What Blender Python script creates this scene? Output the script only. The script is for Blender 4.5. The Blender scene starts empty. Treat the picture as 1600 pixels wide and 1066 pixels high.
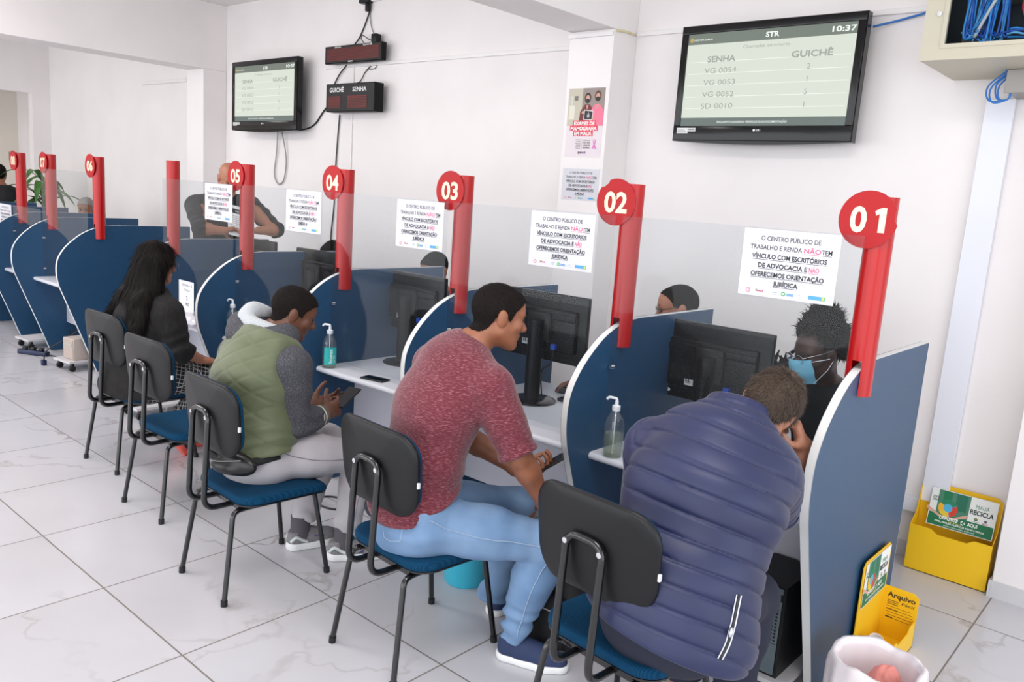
# Public service office: a row of numbered booths with visitors and clerks.
import bpy, bmesh, math, random
import numpy as np
from mathutils import Vector, Matrix
random.seed(7); rng = np.random.RandomState(11)
SC = bpy.context.scene
COL = SC.collection

# ------------------------------------------------------------------ camera
H = 1.80
def cam_axes(yaw, pitch, roll):
    cy, sy, cp, sp = math.cos(yaw), math.sin(yaw), math.cos(pitch), math.sin(pitch)
    fwd = np.array([sy*cp, cy*cp, -sp]); right = np.array([cy, -sy, 0.0]); up = np.cross(right, fwd)
    cr, sr = math.cos(roll), math.sin(roll)
    return cr*right+sr*up, -sr*right+cr*up, fwd
_r, _u, _f = cam_axes(-0.71303, 0.17714, 0.069135)
cam_data = bpy.data.cameras.new('camera')
cam = bpy.data.objects.new('camera', cam_data); COL.objects.link(cam)
cam_data.sensor_width = 36.0
cam_data.lens = 1272.2*36.0/1600.0
cam_data.clip_start = 0.05; cam_data.clip_end = 100
_m = Matrix(((_r[0], _u[0], -_f[0], 0), (_r[1], _u[1], -_f[1], 0), (_r[2], _u[2], -_f[2], H), (0, 0, 0, 1)))
cam.matrix_world = _m
SC.camera = cam

# ------------------------------------------------------------------ light
SC.view_settings.view_transform = 'Standard'
SC.view_settings.look = 'None'
SC.view_settings.gamma = 1.0
SC.view_settings.use_curve_mapping = False
SC.view_settings.exposure = 0.24
world = bpy.data.worlds.new('world'); SC.world = world; world.use_nodes = True
_bg = world.node_tree.nodes['Background']
_bg.inputs[0].default_value = (0.93, 0.96, 1.0, 1); _bg.inputs[1].default_value = 0.9
def area(name, loc, rot, sx, sy, energy, color):
    l = bpy.data.lights.new(name, 'AREA'); l.shape = 'RECTANGLE'; l.size = sx; l.size_y = sy
    l.energy = energy; l.color = color
    o = bpy.data.objects.new(name, l); COL.objects.link(o)
    o.location = loc; o.rotation_euler = rot
    return o
# area lights out of view: assumed front and side daylight, added ceiling lamps
area('assumed_front_daylight', (-5.6, -4.6, 1.75), (math.radians(90), 0, 0), 18.0, 3.2, 380, (0.95, 0.97, 1.0))  # assumed source behind the photographer, no shop front modelled
area('assumed_side_daylight', (3.2, 0.6, 1.6), (math.radians(90), 0, math.radians(90)), 6.0, 2.8, 90, (0.93, 0.96, 1.0))  # assumed fill from the right, no window modelled there
for _x in (-11.0, -7.6, -4.2, -0.9):
    area('added_ceiling_light', (_x, 1.2, 3.46), (0, 0, 0), 1.6, 0.7, 40, (1.0, 0.955, 0.92))  # unseen lamps added to brighten the room, no fixtures modelled

# ------------------------------------------------------------------ materials
def lin(c):
    out = []
    for v in c[:3]:
        v = v/255.0
        out.append(v/12.92 if v <= 0.04045 else ((v+0.055)/1.055)**2.4)
    return (out[0], out[1], out[2], 1.0)
MATS = {}
def mat(name, rgb, rough=0.5, metal=0.0, spec=0.5, bump=None, emit=0.0, coat=0.0, sheen=0.0):
    """rgb in sRGB 0-255; bump = (scale, strength, distance)"""
    if name in MATS: return MATS[name]
    m = bpy.data.materials.new(name); m.use_nodes = True
    nt = m.node_tree; b = nt.nodes['Principled BSDF']
    b.inputs['Base Color'].default_value = lin(rgb); b.inputs['Roughness'].default_value = rough
    b.inputs['Metallic'].default_value = metal; b.inputs['Specular IOR Level'].default_value = spec
    if coat: b.inputs['Coat Weight'].default_value = coat
    if sheen: b.inputs['Sheen Weight'].default_value = sheen
    if emit:
        b.inputs['Base Color'].default_value = tuple(c*0.04 for c in lin(rgb)[:3])+(1,)
        b.inputs['Emission Color'].default_value = lin(rgb); b.inputs['Emission Strength'].default_value = emit
    if bump:
        tc = nt.nodes.new('ShaderNodeTexCoord'); n = nt.nodes.new('ShaderNodeTexNoise'); bp = nt.nodes.new('ShaderNodeBump')
        n.inputs['Scale'].default_value = bump[0]; n.inputs['Detail'].default_value = 4
        bp.inputs['Strength'].default_value = bump[1]; bp.inputs['Distance'].default_value = bump[2]
        nt.links.new(tc.outputs['Object'], n.inputs['Vector']); nt.links.new(n.outputs['Fac'], bp.inputs['Height'])
        nt.links.new(bp.outputs['Normal'], b.inputs['Normal'])
    MATS[name] = m
    return m
def mottled(name, rgb_a, rgb_b, scale, rough=0.6, stretch=(1, 1, 1), lo=0.4, hi=0.6, bump=0.0, detail=4, sheen=0.0, spec=0.5, bdist=0.002, rot=(0, 0, 0)):
    """two colours mixed by a (stretched) noise, a weave, a fade or veins"""
    if name in MATS: return MATS[name]
    m = mat(name, rgb_a, rough, sheen=sheen, spec=spec); nt = m.node_tree; b = nt.nodes['Principled BSDF']
    tc = nt.nodes.new('ShaderNodeTexCoord'); mp = nt.nodes.new('ShaderNodeMapping')
    mp.inputs['Scale'].default_value = stretch; mp.inputs['Rotation'].default_value = rot
    n = nt.nodes.new('ShaderNodeTexNoise'); n.inputs['Scale'].default_value = scale; n.inputs['Detail'].default_value = detail
    r = nt.nodes.new('ShaderNodeValToRGB')
    r.color_ramp.elements[0].position = lo; r.color_ramp.elements[1].position = hi
    r.color_ramp.elements[0].color = lin(rgb_a); r.color_ramp.elements[1].color = lin(rgb_b)
    L = nt.links.new
    L(tc.outputs['Object'], mp.inputs['Vector']); L(mp.outputs['Vector'], n.inputs['Vector'])
    L(n.outputs['Fac'], r.inputs['Fac']); L(r.outputs['Color'], b.inputs['Base Color'])
    if bump:
        bp = nt.nodes.new('ShaderNodeBump'); bp.inputs['Strength'].default_value = bump; bp.inputs['Distance'].default_value = bdist
        L(n.outputs['Fac'], bp.inputs['Height']); L(bp.outputs['Normal'], b.inputs['Normal'])
    return m
def glassy(name, tint=(250, 252, 252), fac=0.04, ior=1.49, veil=0.0, veil_rgb=(235, 238, 240)):
    """thin clear sheet: see-through, with a fresnel reflection and an optional pale diffuse veil"""
    if name in MATS: return MATS[name]
    m = bpy.data.materials.new(name); m.use_nodes = True; nt = m.node_tree; nt.nodes.clear(); L = nt.links.new
    out = nt.nodes.new('ShaderNodeOutputMaterial'); tr = nt.nodes.new('ShaderNodeBsdfTransparent'); gl = nt.nodes.new('ShaderNodeBsdfGlossy')
    fr = nt.nodes.new('ShaderNodeLayerWeight'); fr.inputs['Blend'].default_value = 0.5
    pw = nt.nodes.new('ShaderNodeMath'); pw.operation = 'POWER'; pw.inputs[1].default_value = 4.0; L(fr.outputs['Facing'], pw.inputs[0])
    add = nt.nodes.new('ShaderNodeMath'); add.operation = 'MULTIPLY_ADD'; add.inputs[1].default_value = 0.38; add.inputs[2].default_value = fac; add.use_clamp = True
    mx = nt.nodes.new('ShaderNodeMixShader')
    tr.inputs[0].default_value = lin(tint); gl.inputs[0].default_value = (1, 1, 1, 1); gl.inputs['Roughness'].default_value = 0.0
    L(pw.outputs[0], add.inputs[0]); L(add.outputs[0], mx.inputs[0]); L(tr.outputs[0], mx.inputs[1]); L(gl.outputs[0], mx.inputs[2])
    last = mx
    if veil:
        df = nt.nodes.new('ShaderNodeBsdfDiffuse'); df.inputs[0].default_value = lin(veil_rgb)
        m2 = nt.nodes.new('ShaderNodeMixShader'); m2.inputs[0].default_value = veil
        L(mx.outputs[0], m2.inputs[1]); L(df.outputs[0], m2.inputs[2]); last = m2
    L(last.outputs[0], out.inputs[0])
    MATS[name] = m
    return m

# ------------------------------------------------------------------ mesh builder
def V3(*a): return np.array(a, float)
def unit(v): v = np.asarray(v, float); return v/max(np.linalg.norm(v), 1e-9)
class MB:
    def __init__(s): s.v = []; s.f = []; s.m = []; s.mi = 0
    def add(s, vs, fs, mi=None):
        o = len(s.v); mi = s.mi if mi is None else mi
        s.v.extend([tuple(map(float, p)) for p in vs])
        for f in fs: s.f.append(tuple(o+i for i in f)); s.m.append(mi)
        return s
    def box(s, lo, hi, r=0.0, mi=None):
        (x0, y0, z0), (x1, y1, z1) = lo, hi
        if r <= 0:
            vs = [(x0,y0,z0),(x1,y0,z0),(x1,y1,z0),(x0,y1,z0),(x0,y0,z1),(x1,y0,z1),(x1,y1,z1),(x0,y1,z1)]
            return s.add(vs, [(3,2,1,0),(4,5,6,7),(0,1,5,4),(1,2,6,5),(2,3,7,6),(3,0,4,7)], mi)
        bm = bmesh.new(); bmesh.ops.create_cube(bm, size=1.0)
        for v in bm.verts: v.co = ((x0+x1)/2+v.co.x*(x1-x0), (y0+y1)/2+v.co.y*(y1-y0), (z0+z1)/2+v.co.z*(z1-z0))
        bmesh.ops.bevel(bm, geom=list(bm.edges), offset=min(r, 0.49*min(x1-x0, y1-y0, z1-z0)), segments=3, profile=0.5, affect='EDGES', clamp_overlap=True)
        bm.verts.index_update()
        s.add([v.co[:] for v in bm.verts], [[v.index for v in f.verts] for f in bm.faces], mi); bm.free()
        return s
    def prism(s, outline, lo, hi, axis='x', mi=None, caps=True, sides=True, mi_side=None):
        """outline of 2-D points extruded along an axis: 'x' takes (y,z), 'y' takes (x,z), 'z' takes (x,y)"""
        def P(a, t): return {'x': (t, a[0], a[1]), 'y': (a[0], t, a[1]), 'z': (a[0], a[1], t)}[axis]
        n = len(outline); vs = [P(a, lo) for a in outline]+[P(a, hi) for a in outline]; 
        if caps: s.add(vs, [tuple(range(n))[::-1], tuple(range(n, 2*n))], mi)
        if sides: s.add(vs, [(i, (i+1) % n, n+(i+1) % n, n+i) for i in range(n)], mi if mi_side is None else mi_side)
        return s
    def tube(s, pts, r, seg=12, cap=True, mi=None, closed=False):
        pts = [np.array(p, float) for p in pts]; n = len(pts)
        rs = r if hasattr(r, '__len__') else [r]*n
        T = []
        for i in range(n):
            a = pts[(i-1) % n] if (i > 0 or closed) else pts[i]; b = pts[(i+1) % n] if (i < n-1 or closed) else pts[i]
            T.append(unit(b-a))
        up = V3(0, 0, 1) if abs(T[0][2]) < 0.9 else V3(1, 0, 0)
        N = unit(np.cross(np.cross(T[0], up), T[0])); vs = []
        for i in range(n):
            N = unit(N-T[i]*np.dot(N, T[i])); B = np.cross(T[i], N)
            for k in range(seg):
                a = 2*math.pi*k/seg; vs.append(pts[i]+rs[i]*(math.cos(a)*N+math.sin(a)*B))
        fs = []
        for i in range(n if closed else n-1):
            j = (i+1) % n
            for k in range(seg):
                k2 = (k+1) % seg; fs.append((i*seg+k, i*seg+k2, j*seg+k2, j*seg+k))
        if cap and not closed: fs += [tuple(range(seg))[::-1], tuple((n-1)*seg+k for k in range(seg))]
        return s.add(vs, fs, mi)
    def lathe(s, prof, c=(0, 0, 0), seg=28, mi=None, sx=1.0, sy=1.0):
        vs = []; n = len(prof)
        for (r, z) in prof:
            for k in range(seg):
                a = 2*math.pi*k/seg; vs.append((c[0]+r*sx*math.cos(a), c[1]+r*sy*math.sin(a), c[2]+z))
        fs = [(i*seg+k, i*seg+(k+1) % seg, (i+1)*seg+(k+1) % seg, (i+1)*seg+k) for i in range(n-1) for k in range(seg)]
        if prof[0][0] > 1e-5: fs.append(tuple(range(seg))[::-1])
        if prof[-1][0] > 1e-5: fs.append(tuple((n-1)*seg+k for k in range(seg)))
        return s.add(vs, fs, mi)
    def build(s, name, mats, parent=None, smooth=False, loc=None, angle=None, matrix=None):
        me = bpy.data.meshes.new(name); me.from_pydata(s.v, [], s.f)
        if not isinstance(mats, (list, tuple)): mats = [mats]
        for m in mats: me.materials.append(m)
        me.polygons.foreach_set('material_index', s.m)
        if smooth: me.polygons.foreach_set('use_smooth', [True]*len(s.f))
        me.update()
        if smooth and angle: me.set_sharp_from_angle(angle=math.radians(angle))
        o = bpy.data.objects.new(name, me); COL.objects.link(o)
        if parent: o.parent = parent
        if matrix is not None: o.matrix_local = matrix
        if loc is not None: o.location = loc
        return o
def tag(o, label=None, cat=None, group=None, kind=None):
    if label: o['label'] = label
    if cat: o['category'] = cat
    if group: o['group'] = group
    if kind: o['kind'] = kind
    return o
def thing(name, label, cat, loc=(0, 0, 0), rz=0.0, group=None):
    o = bpy.data.objects.new(name, None); COL.objects.link(o); o.empty_display_size = 0.1
    o.location = loc; o.rotation_euler = (0, 0, rz)
    return tag(o, label, cat, group)
def dup(root, loc=None, rz=None, label=None, group=None):
    def cp(o, parent):
        c = o.copy(); COL.objects.link(c); c.parent = parent
        for ch in o.children: cp(ch, c)
        return c
    r = cp(root, None)
    if loc is not None: r.location = loc
    if rz is not None: r.rotation_euler = (0, 0, rz)
    if label: r['label'] = label
    if group: r['group'] = group
    return r
def struct(name, mb, m, **k): return tag(mb.build(name, m, **k), kind='structure')
def arc(cx, cy, r, a0, a1, n): return [(cx+r*math.cos(math.radians(a0+(a1-a0)*i/n)), cy+r*math.sin(math.radians(a0+(a1-a0)*i/n))) for i in range(n+1)]
def rrect(x0, y0, x1, y1, r, n=5):
    return arc(x1-r, y0+r, r, -90, 0, n)+arc(x1-r, y1-r, r, 0, 90, n)+arc(x0+r, y1-r, r, 90, 180, n)+arc(x0+r, y0+r, r, 180, 270, n)
def spline(pts, n=8):
    """Catmull-Rom through the points"""
    P = [np.array(p, float) for p in pts]; P = [2*P[0]-P[1]]+P+[2*P[-1]-P[-2]]; out = []
    for i in range(1, len(P)-2):
        for k in range(n):
            t = k/n
            out.append(0.5*((2*P[i])+(-P[i-1]+P[i+1])*t+(2*P[i-1]-5*P[i]+4*P[i+1]-P[i+2])*t*t+(-P[i-1]+3*P[i]-3*P[i+1]+P[i+2])*t**3))
    out.append(P[-2]); return out
def fillet(pts, r, n=5):
    """polyline with rounded corners"""
    P = [np.array(p, float) for p in pts]; out = [P[0]]
    for i in range(1, len(P)-1):
        a, b, c = P[i-1], P[i], P[i+1]; u1 = unit(a-b); u2 = unit(c-b)
        d = min(r, 0.48*np.linalg.norm(a-b), 0.48*np.linalg.norm(c-b)); p0 = b+u1*d; p1 = b+u2*d
        for k in range(n+1):
            t = k/n; out.append((1-t)**2*p0+2*t*(1-t)*b+t*t*p1)
    out.append(P[-1]); return out

# ------------------------------------------------------------------ lettering and flat graphics
_txt = {}
def text_geo(s, bold=0.0):
    if (s, bold) in _txt: return _txt[(s, bold)]
    cu = bpy.data.curves.new('lettering', 'FONT'); cu.body = s; cu.size = 1.0; cu.offset = bold; cu.resolution_u = 3
    o = bpy.data.objects.new('lettering', cu); COL.objects.link(o)
    dg = bpy.context.evaluated_depsgraph_get(); me = o.evaluated_get(dg).to_mesh()
    vs = np.array([v.co[:] for v in me.vertices]).reshape(-1, 3); fs = [tuple(p.vertices) for p in me.polygons]
    o.evaluated_get(dg).to_mesh_clear(); bpy.data.objects.remove(o); bpy.data.curves.remove(cu)
    _txt[(s, bold)] = (vs, fs); return vs, fs
def ink(rgb, emit=0.0, rough=0.55):
    return mat('ink_%d_%d_%d%s' % (rgb[0], rgb[1], rgb[2], '_lit' if emit else ''), rgb, rough, emit=emit)
class Sheet:
    """a flat printed sheet in its own (u, v) plane, thickness t, printed side +n"""
    def __init__(s, w, h, rgb, t=0.0008, emit=0.0, rough=0.55, outline=None):
        s.mb = MB(); s.mats = []; s.emit = emit; s.rough = rough; s.lv = 0; s.t = t
        ol = outline or [(0, 0), (w, 0), (w, h), (0, h)]
        s.mb.prism(ol, -t, 0.0, 'z', mi=s.mi(rgb))
    def mi(s, rgb):
        m = ink(rgb, s.emit, s.rough)
        if m not in s.mats: s.mats.append(m)
        return s.mats.index(m)
    def z(s): s.lv += 1; return 0.0002+0.00006*s.lv
    def poly(s, pts, rgb): z = s.z(); s.mb.add([(p[0], p[1], z) for p in pts], [tuple(range(len(pts)))], s.mi(rgb)); return s
    def rect(s, x, y, w, h, rgb): return s.poly([(x, y), (x+w, y), (x+w, y+h), (x, y+h)], rgb)
    def ell(s, cx, cy, rx, ry, rgb, n=24): return s.poly([(cx+rx*math.cos(2*math.pi*k/n), cy+ry*math.sin(2*math.pi*k/n)) for k in range(n)], rgb)
    def text(s, body, cx, cy, h, rgb, bold=0.0, align='c', fit=None, under=None, shear=0.0):
        """h = capital height; fit = exact width; under = colour of an underline"""
        vs, fs = text_geo(body, bold)
        if not len(vs): return s
        k = h/0.70; x0, x1 = vs[:, 0].min(), vs[:, 0].max(); kx = k if fit is None else fit/(x1-x0)
        w = (x1-x0)*kx; left = cx-(w/2 if align == 'c' else (w if align == 'r' else 0)); z = s.z()
        s.mb.add([(left+(p[0]-x0)*kx+shear*p[1]*k, cy+p[1]*k, z) for p in vs], fs, s.mi(rgb))
        if under: s.rect(left, cy-h*0.32, w, h*0.09, under)
        return s
    def build(s, name, origin, u, v, parent=None):
        u = unit(u); v = unit(v); n = np.cross(u, v)
        M = Matrix(((u[0], v[0], n[0], origin[0]), (u[1], v[1], n[1], origin[1]), (u[2], v[2], n[2], origin[2]), (0, 0, 0, 1)))
        return s.mb.build(name, s.mats, parent, matrix=M)
UX, UY, UZ = V3(1, 0, 0), V3(0, 1, 0), V3(0, 0, 1)
# ------------------------------------------------------------------ room shell
YW = 4.66; CEIL = 3.53; XL = -13.17; XR = 1.6; YF = -4.8
def wall_mat(name, rgb):
    m = mottled(name, rgb, tuple(c-5 for c in rgb), 2.2, rough=0.62, lo=0.35, hi=0.75, spec=0.25)
    return m
M_wall = wall_mat('wall_paint', (241, 236, 235))
M_ceil = mat('ceiling_paint', (236, 233, 232), 0.8, spec=0.2)
M_base = mat('skirting_tile', (206, 206, 208), 0.25)
def floor_material():
    m = bpy.data.materials.new('polished_marble_tile'); m.use_nodes = True; nt = m.node_tree; L = nt.links.new; b = nt.nodes['Principled BSDF']
    N = nt.nodes.new
    tc = N('ShaderNodeTexCoord'); sep = N('ShaderNodeSeparateXYZ'); L(tc.outputs['Object'], sep.inputs[0])
    def math_(op, a, b_=None, c=None):
        n = N('ShaderNodeMath'); n.operation = op
        for i, x in enumerate((a, b_, c)):
            if x is None: continue
            if isinstance(x, (int, float)): n.inputs[i].default_value = x
            else: L(x, n.inputs[i])
        return n.outputs[0]
    PX, PY, X0, Y0, G = 0.704, 0.683, -4.131, 2.050, 0.0056
    def axis(o, p, q):
        t = math_('DIVIDE', math_('SUBTRACT', o, q), p); fl = math_('FLOOR', t); fr = math_('SUBTRACT', t, fl)
        d = math_('MULTIPLY', math_('MINIMUM', fr, math_('SUBTRACT', 1.0, fr)), p)
        return fl, d
    fx, dx = axis(sep.outputs[0], PX, X0); fy, dy = axis(sep.outputs[1], PY, Y0)
    d = math_('MINIMUM', dx, dy)
    grout = math_('LESS_THAN', d, G*0.62)
    # a random shift per tile so veins break at the joints
    comb = N('ShaderNodeCombineXYZ'); L(math_('MULTIPLY', fx, 7.31), comb.inputs[0]); L(math_('MULTIPLY', fy, 5.17), comb.inputs[1]); L(math_('ADD', math_('MULTIPLY', fx, 3.3), math_('MULTIPLY', fy, 1.7)), comb.inputs[2])
    va = N('ShaderNodeVectorMath'); va.operation = 'ADD'; L(tc.outputs['Object'], va.inputs[0]); L(comb.outputs[0], va.inputs[1])
    warp = N('ShaderNodeTexNoise'); warp.inputs['Scale'].default_value = 1.5; warp.inputs['Detail'].default_value = 6; L(va.outputs[0], warp.inputs['Vector'])
    vs = N('ShaderNodeVectorMath'); vs.operation = 'SCALE'; vs.inputs['Scale'].default_value = 1.1; L(warp.outputs['Color'], vs.inputs[0])
    v2 = N('ShaderNodeVectorMath'); v2.operation = 'ADD'; L(va.outputs[0], v2.inputs[0]); L(vs.outputs[0], v2.inputs[1])
    vn = N('ShaderNodeTexNoise'); vn.inputs['Scale'].default_value = 1.25; vn.inputs['Detail'].default_value = 3; L(v2.outputs[0], vn.inputs['Vector'])
    vein = math_('ABSOLUTE', math_('SUBTRACT', vn.outputs['Fac'], 0.5))
    r = N('ShaderNodeValToRGB'); r.color_ramp.elements[0].position = 0.0; r.color_ramp.elements[0].color = (1, 1, 1, 1); r.color_ramp.elements[1].position = 0.016; r.color_ramp.elements[1].color = (0, 0, 0, 1)
    L(vein, r.inputs['Fac'])
    mask = N('ShaderNodeTexNoise'); mask.inputs['Scale'].default_value = 1.6; L(va.outputs[0], mask.inputs['Vector'])
    rm = N('ShaderNodeValToRGB'); rm.color_ramp.elements[0].position = 0.44; rm.color_ramp.elements[1].position = 0.7; L(mask.outputs['Fac'], rm.inputs['Fac'])
    vf = math_('MULTIPLY', math_('MULTIPLY', r.outputs['Color'], rm.outputs['Color']), 0.8)
    cloud = N('ShaderNodeTexNoise'); cloud.inputs['Scale'].default_value = 1.1; cloud.inputs['Detail'].default_value = 3; L(va.outputs[0], cloud.inputs['Vector'])
    rc = N('ShaderNodeValToRGB'); rc.color_ramp.elements[0].color = lin((198, 197, 202)); rc.color_ramp.elements[1].color = lin((190, 188, 192)); rc.color_ramp.elements[0].position = 0.4; rc.color_ramp.elements[1].position = 0.68
    L(cloud.outputs['Fac'], rc.inputs['Fac'])
    m1 = N('ShaderNodeMix'); m1.data_type = 'RGBA'; L(vf, m1.inputs['Factor']); L(rc.outputs['Color'], m1.inputs['A']); m1.inputs['B'].default_value = lin((150, 140, 136))
    m2 = N('ShaderNodeMix'); m2.data_type = 'RGBA'; L(grout, m2.inputs['Factor']); L(m1.outputs['Result'], m2.inputs['A']); m2.inputs['B'].default_value = lin((122, 114, 108))
    L(m2.outputs['Result'], b.inputs['Base Color'])
    rr = math_('ADD', math_('MULTIPLY', grout, 0.5), 0.20); L(rr, b.inputs['Roughness'])
    bp = N('ShaderNodeBump'); bp.inputs['Strength'].default_value = 0.35; bp.inputs['Distance'].default_value = 0.002; L(math_('SUBTRACT', 1.0, grout), bp.inputs['Height']); L(bp.outputs['Normal'], b.inputs['Normal'])
    b.inputs['Specular IOR Level'].default_value = 0.4
    return m
M_floor = floor_material()
struct('floor', MB().box((XL-1.5, YF, -0.1), (XR, YW+0.1, 0.0)), M_floor)
struct('ceiling', MB().box((XL-1.5, YF, CEIL), (XR, YW+0.1, CEIL+0.1)), M_ceil)
struct('wall_back', MB().box((XL-1.5, YW, 0), (XR, YW+0.15, CEIL)), M_wall)
# left end wall with a wide opening towards another room, and that room's wall
_e = MB().box((XL-0.15, 4.42, 0), (XL, YW, CEIL)).box((XL-0.15, YF, 2.76), (XL, 4.42, CEIL))
struct('wall_left', _e, M_wall)
struct('wall_annex', MB().box((XL-1.5, YF, 0), (XL-1.35, YW, CEIL)), wall_mat('annex_paint', (231, 224, 214)))
# pilasters with the cross beams they carry, and the pillar on the right
M_beam = M_wall
BZ = 2.87
for nm, x0, x1 in (('wall_pilaster_left', -8.62, -8.27), ('wall_pilaster_centre', -3.485, -3.135)):
    struct(nm, MB().box((x0, 4.40, 0), (x1, YW-0.0005, BZ-0.0005), 0.004), M_wall)
for nm, x0, x1 in (('ceiling_beam_left', -8.62, -8.27), ('ceiling_beam_centre', -3.485, -3.135)):
    struct(nm, MB().box((x0, YF, BZ), (x1, YW-0.0005, CEIL-0.0005), 0.004), M_beam)
struct('wall_pillar_right', MB().box((-0.625, 4.48, 0), (0.6, YW-0.0005, CEIL-0.0005), 0.004), M_wall)
# skirting
struct('baseboard_back', MB().box((-3.13, YW-0.012, 0), (-0.627, YW-0.0005, 0.085)).box((-8.26, YW-0.012, 0), (-3.49, YW-0.0005, 0.085)).box((XL+0.002, YW-0.012, 0), (-8.63, YW-0.0005, 0.085)), M_base)
struct('baseboard_pillar', MB().box((-0.625, 4.468, 0), (0.6, 4.4795, 0.085)).box((-0.637, 4.468, 0), (-0.6255, YW-0.013, 0.085)), M_base)
# surface-mounted cable ducts
M_duct = mat('duct_plastic', (236, 233, 232), 0.4); M_duct2 = mat('duct_cool_plastic', (228, 230, 238), 0.35)
def duct(i, lo, hi, m=None): struct('trim_%d' % i, MB().box(lo, hi, 0.003), m or M_duct)
duct(1, (-6.50, YW-0.018, 2.815), (-3.487, YW-0.0005, 2.843))
duct(2, (-3.485, 4.382, 2.828), (-3.137, 4.3995, 2.856))
duct(3, (-3.132, YW-0.018, 2.865), (-1.21, YW-0.0005, 2.893))
duct(4, (-1.035, YW-0.035, 0.345), (-0.905, YW-0.0005, 2.42), M_duct2)
duct(5, (-3.130, YW-0.035, 0.265), (-1.04, YW-0.0005, 0.345), M_duct2)
duct(6, (-6.105, YW-0.013, 0.1), (-6.085, YW-0.0005, 2.815), M_wall)
duct(7, (-10.2, YW-0.03, 2.80), (-9.08, YW-0.0005, 2.835))
# light switch on the end wall
sw = thing('light_switch', 'small grey switch plate on the far end wall', 'switch', (XL-1.35, 4.575, 1.80))
MB().box((0.0002, -0.06, 0), (0.008, 0.06, 0.13), 0.002).build('switch_plate', mat('grey_plate', (150, 145, 142), 0.5), sw)
MB().box((0.0082, -0.018, 0.04), (0.013, 0.018, 0.09), 0.002).build('rocker', mat('grey_rocker', (120, 116, 114), 0.5), sw)
# ------------------------------------------------------------------ booths
M_blue = mottled('blue_laminate', (30, 68, 102), (34, 73, 107), 60, rough=0.42, spec=0.45, lo=0.3, hi=0.7)
M_edge = mat('white_edge_band', (226, 226, 224), 0.4)
M_red = mat('red_vinyl', (176, 8, 10), 0.3, spec=0.4, coat=0.1)
M_reddisc = mat('red_sign_board', (168, 18, 24), 0.45, spec=0.3)
M_cream = mat('cream_lettering', (228, 218, 190), 0.5)
M_worktop = mat('grey_white_worktop', (208, 210, 218), 0.38)
M_modesty = mat('pale_grey_board', (196, 196, 206), 0.5)
M_chrome = mat('chrome', (225, 225, 228), 0.15, metal=1.0)
M_acrylic = glassy('clear_acrylic', (246, 248, 249), 0.006, 1.49, veil=0.007, veil_rgb=(225, 228, 232))  # veil mixes the pale haze of room reflections into the sheet's colour
PAN_T = 0.030
front = [(2.93, 0.0), (2.835, 0.26), (2.672, 0.69), (2.634, 0.80), (2.622, 0.90), (2.634, 1.00), (2.685, 1.09), (2.765, 1.17), (2.86, 1.235), (2.98, 1.28), (3.10, 1.294)]
_fr = [tuple(p) for p in spline([V3(*p) for p in front], 6)]
PANEL_OUT = _fr+[(3.80, 1.294), (3.80, 0.0)]
POST_Y = 2.985
def panel(x, label):
    t = thing('booth_partition', label, 'partition', (x, 3.2, 0), 0, 'blue partitions of the booth row')
    ol = [(a-3.2, b+0.004) for a, b in PANEL_OUT]
    mb = MB().prism(ol, -PAN_T/2, PAN_T/2, 'x', sides=False); mb.build('panel', M_blue, t)
    # white edging that wraps the whole rim
    e = MB(); n = len(ol); w = 0.0012
    out = []
    for i in range(n):
        a, b, c = V3(*ol[i-1]), V3(*ol[i]), V3(*ol[(i+1) % n]); tv = unit(unit(b-a)+unit(c-b)); out.append((b[0]-tv[1]*-w, b[1]+tv[0]*-w))
    T = PAN_T/2+0.0004
    for s in (1,):
        vs = [(-T, a, b) for a, b in out]+[(T, a, b) for a, b in out]+[(-T, a, b) for a, b in ol]+[(T, a, b) for a, b in ol]
        fs = []
        for i in range(n):
            j = (i+1) % n; fs += [(i, j, n+j, n+i), (2*n+i, 2*n+j, j, i), (n+i, n+j, 3*n+j, 3*n+i)]
        e.add(vs, fs)
    e.build('edge_band', M_edge, t)
    return t
PX = {'01': -0.93, '02': -1.955, '03': -2.97, '04': -3.945, '05': -5.02, 'plain': -6.06, '06': -7.40, '07': -8.48, '08': -9.27, '09': -10.3, '10': -11.3}
PLAB = {'01': 'blue partition panel of counter 01, nearest, at right end of the row', '02': 'blue partition panel under the red post numbered 02', '03': 'blue partition panel under the red post numbered 03',
 '04': 'blue partition panel under the red post numbered 04', '05': 'blue partition panel under the red post numbered 05', 'plain': 'blue partition panel under the red post without a number, beside the long-haired woman',
 '06': 'blue partition panel under the red post numbered 06, its whole side in view', '07': 'blue partition panel under the red post numbered 07', '08': 'blue partition panel under the red post numbered 08',
 '09': 'blue partition panel behind post 08, only its top in view', '10': 'farthest blue partition panel, a strip behind post 08'}
for k, x in PX.items(): panel(x, PLAB[k])

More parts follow.
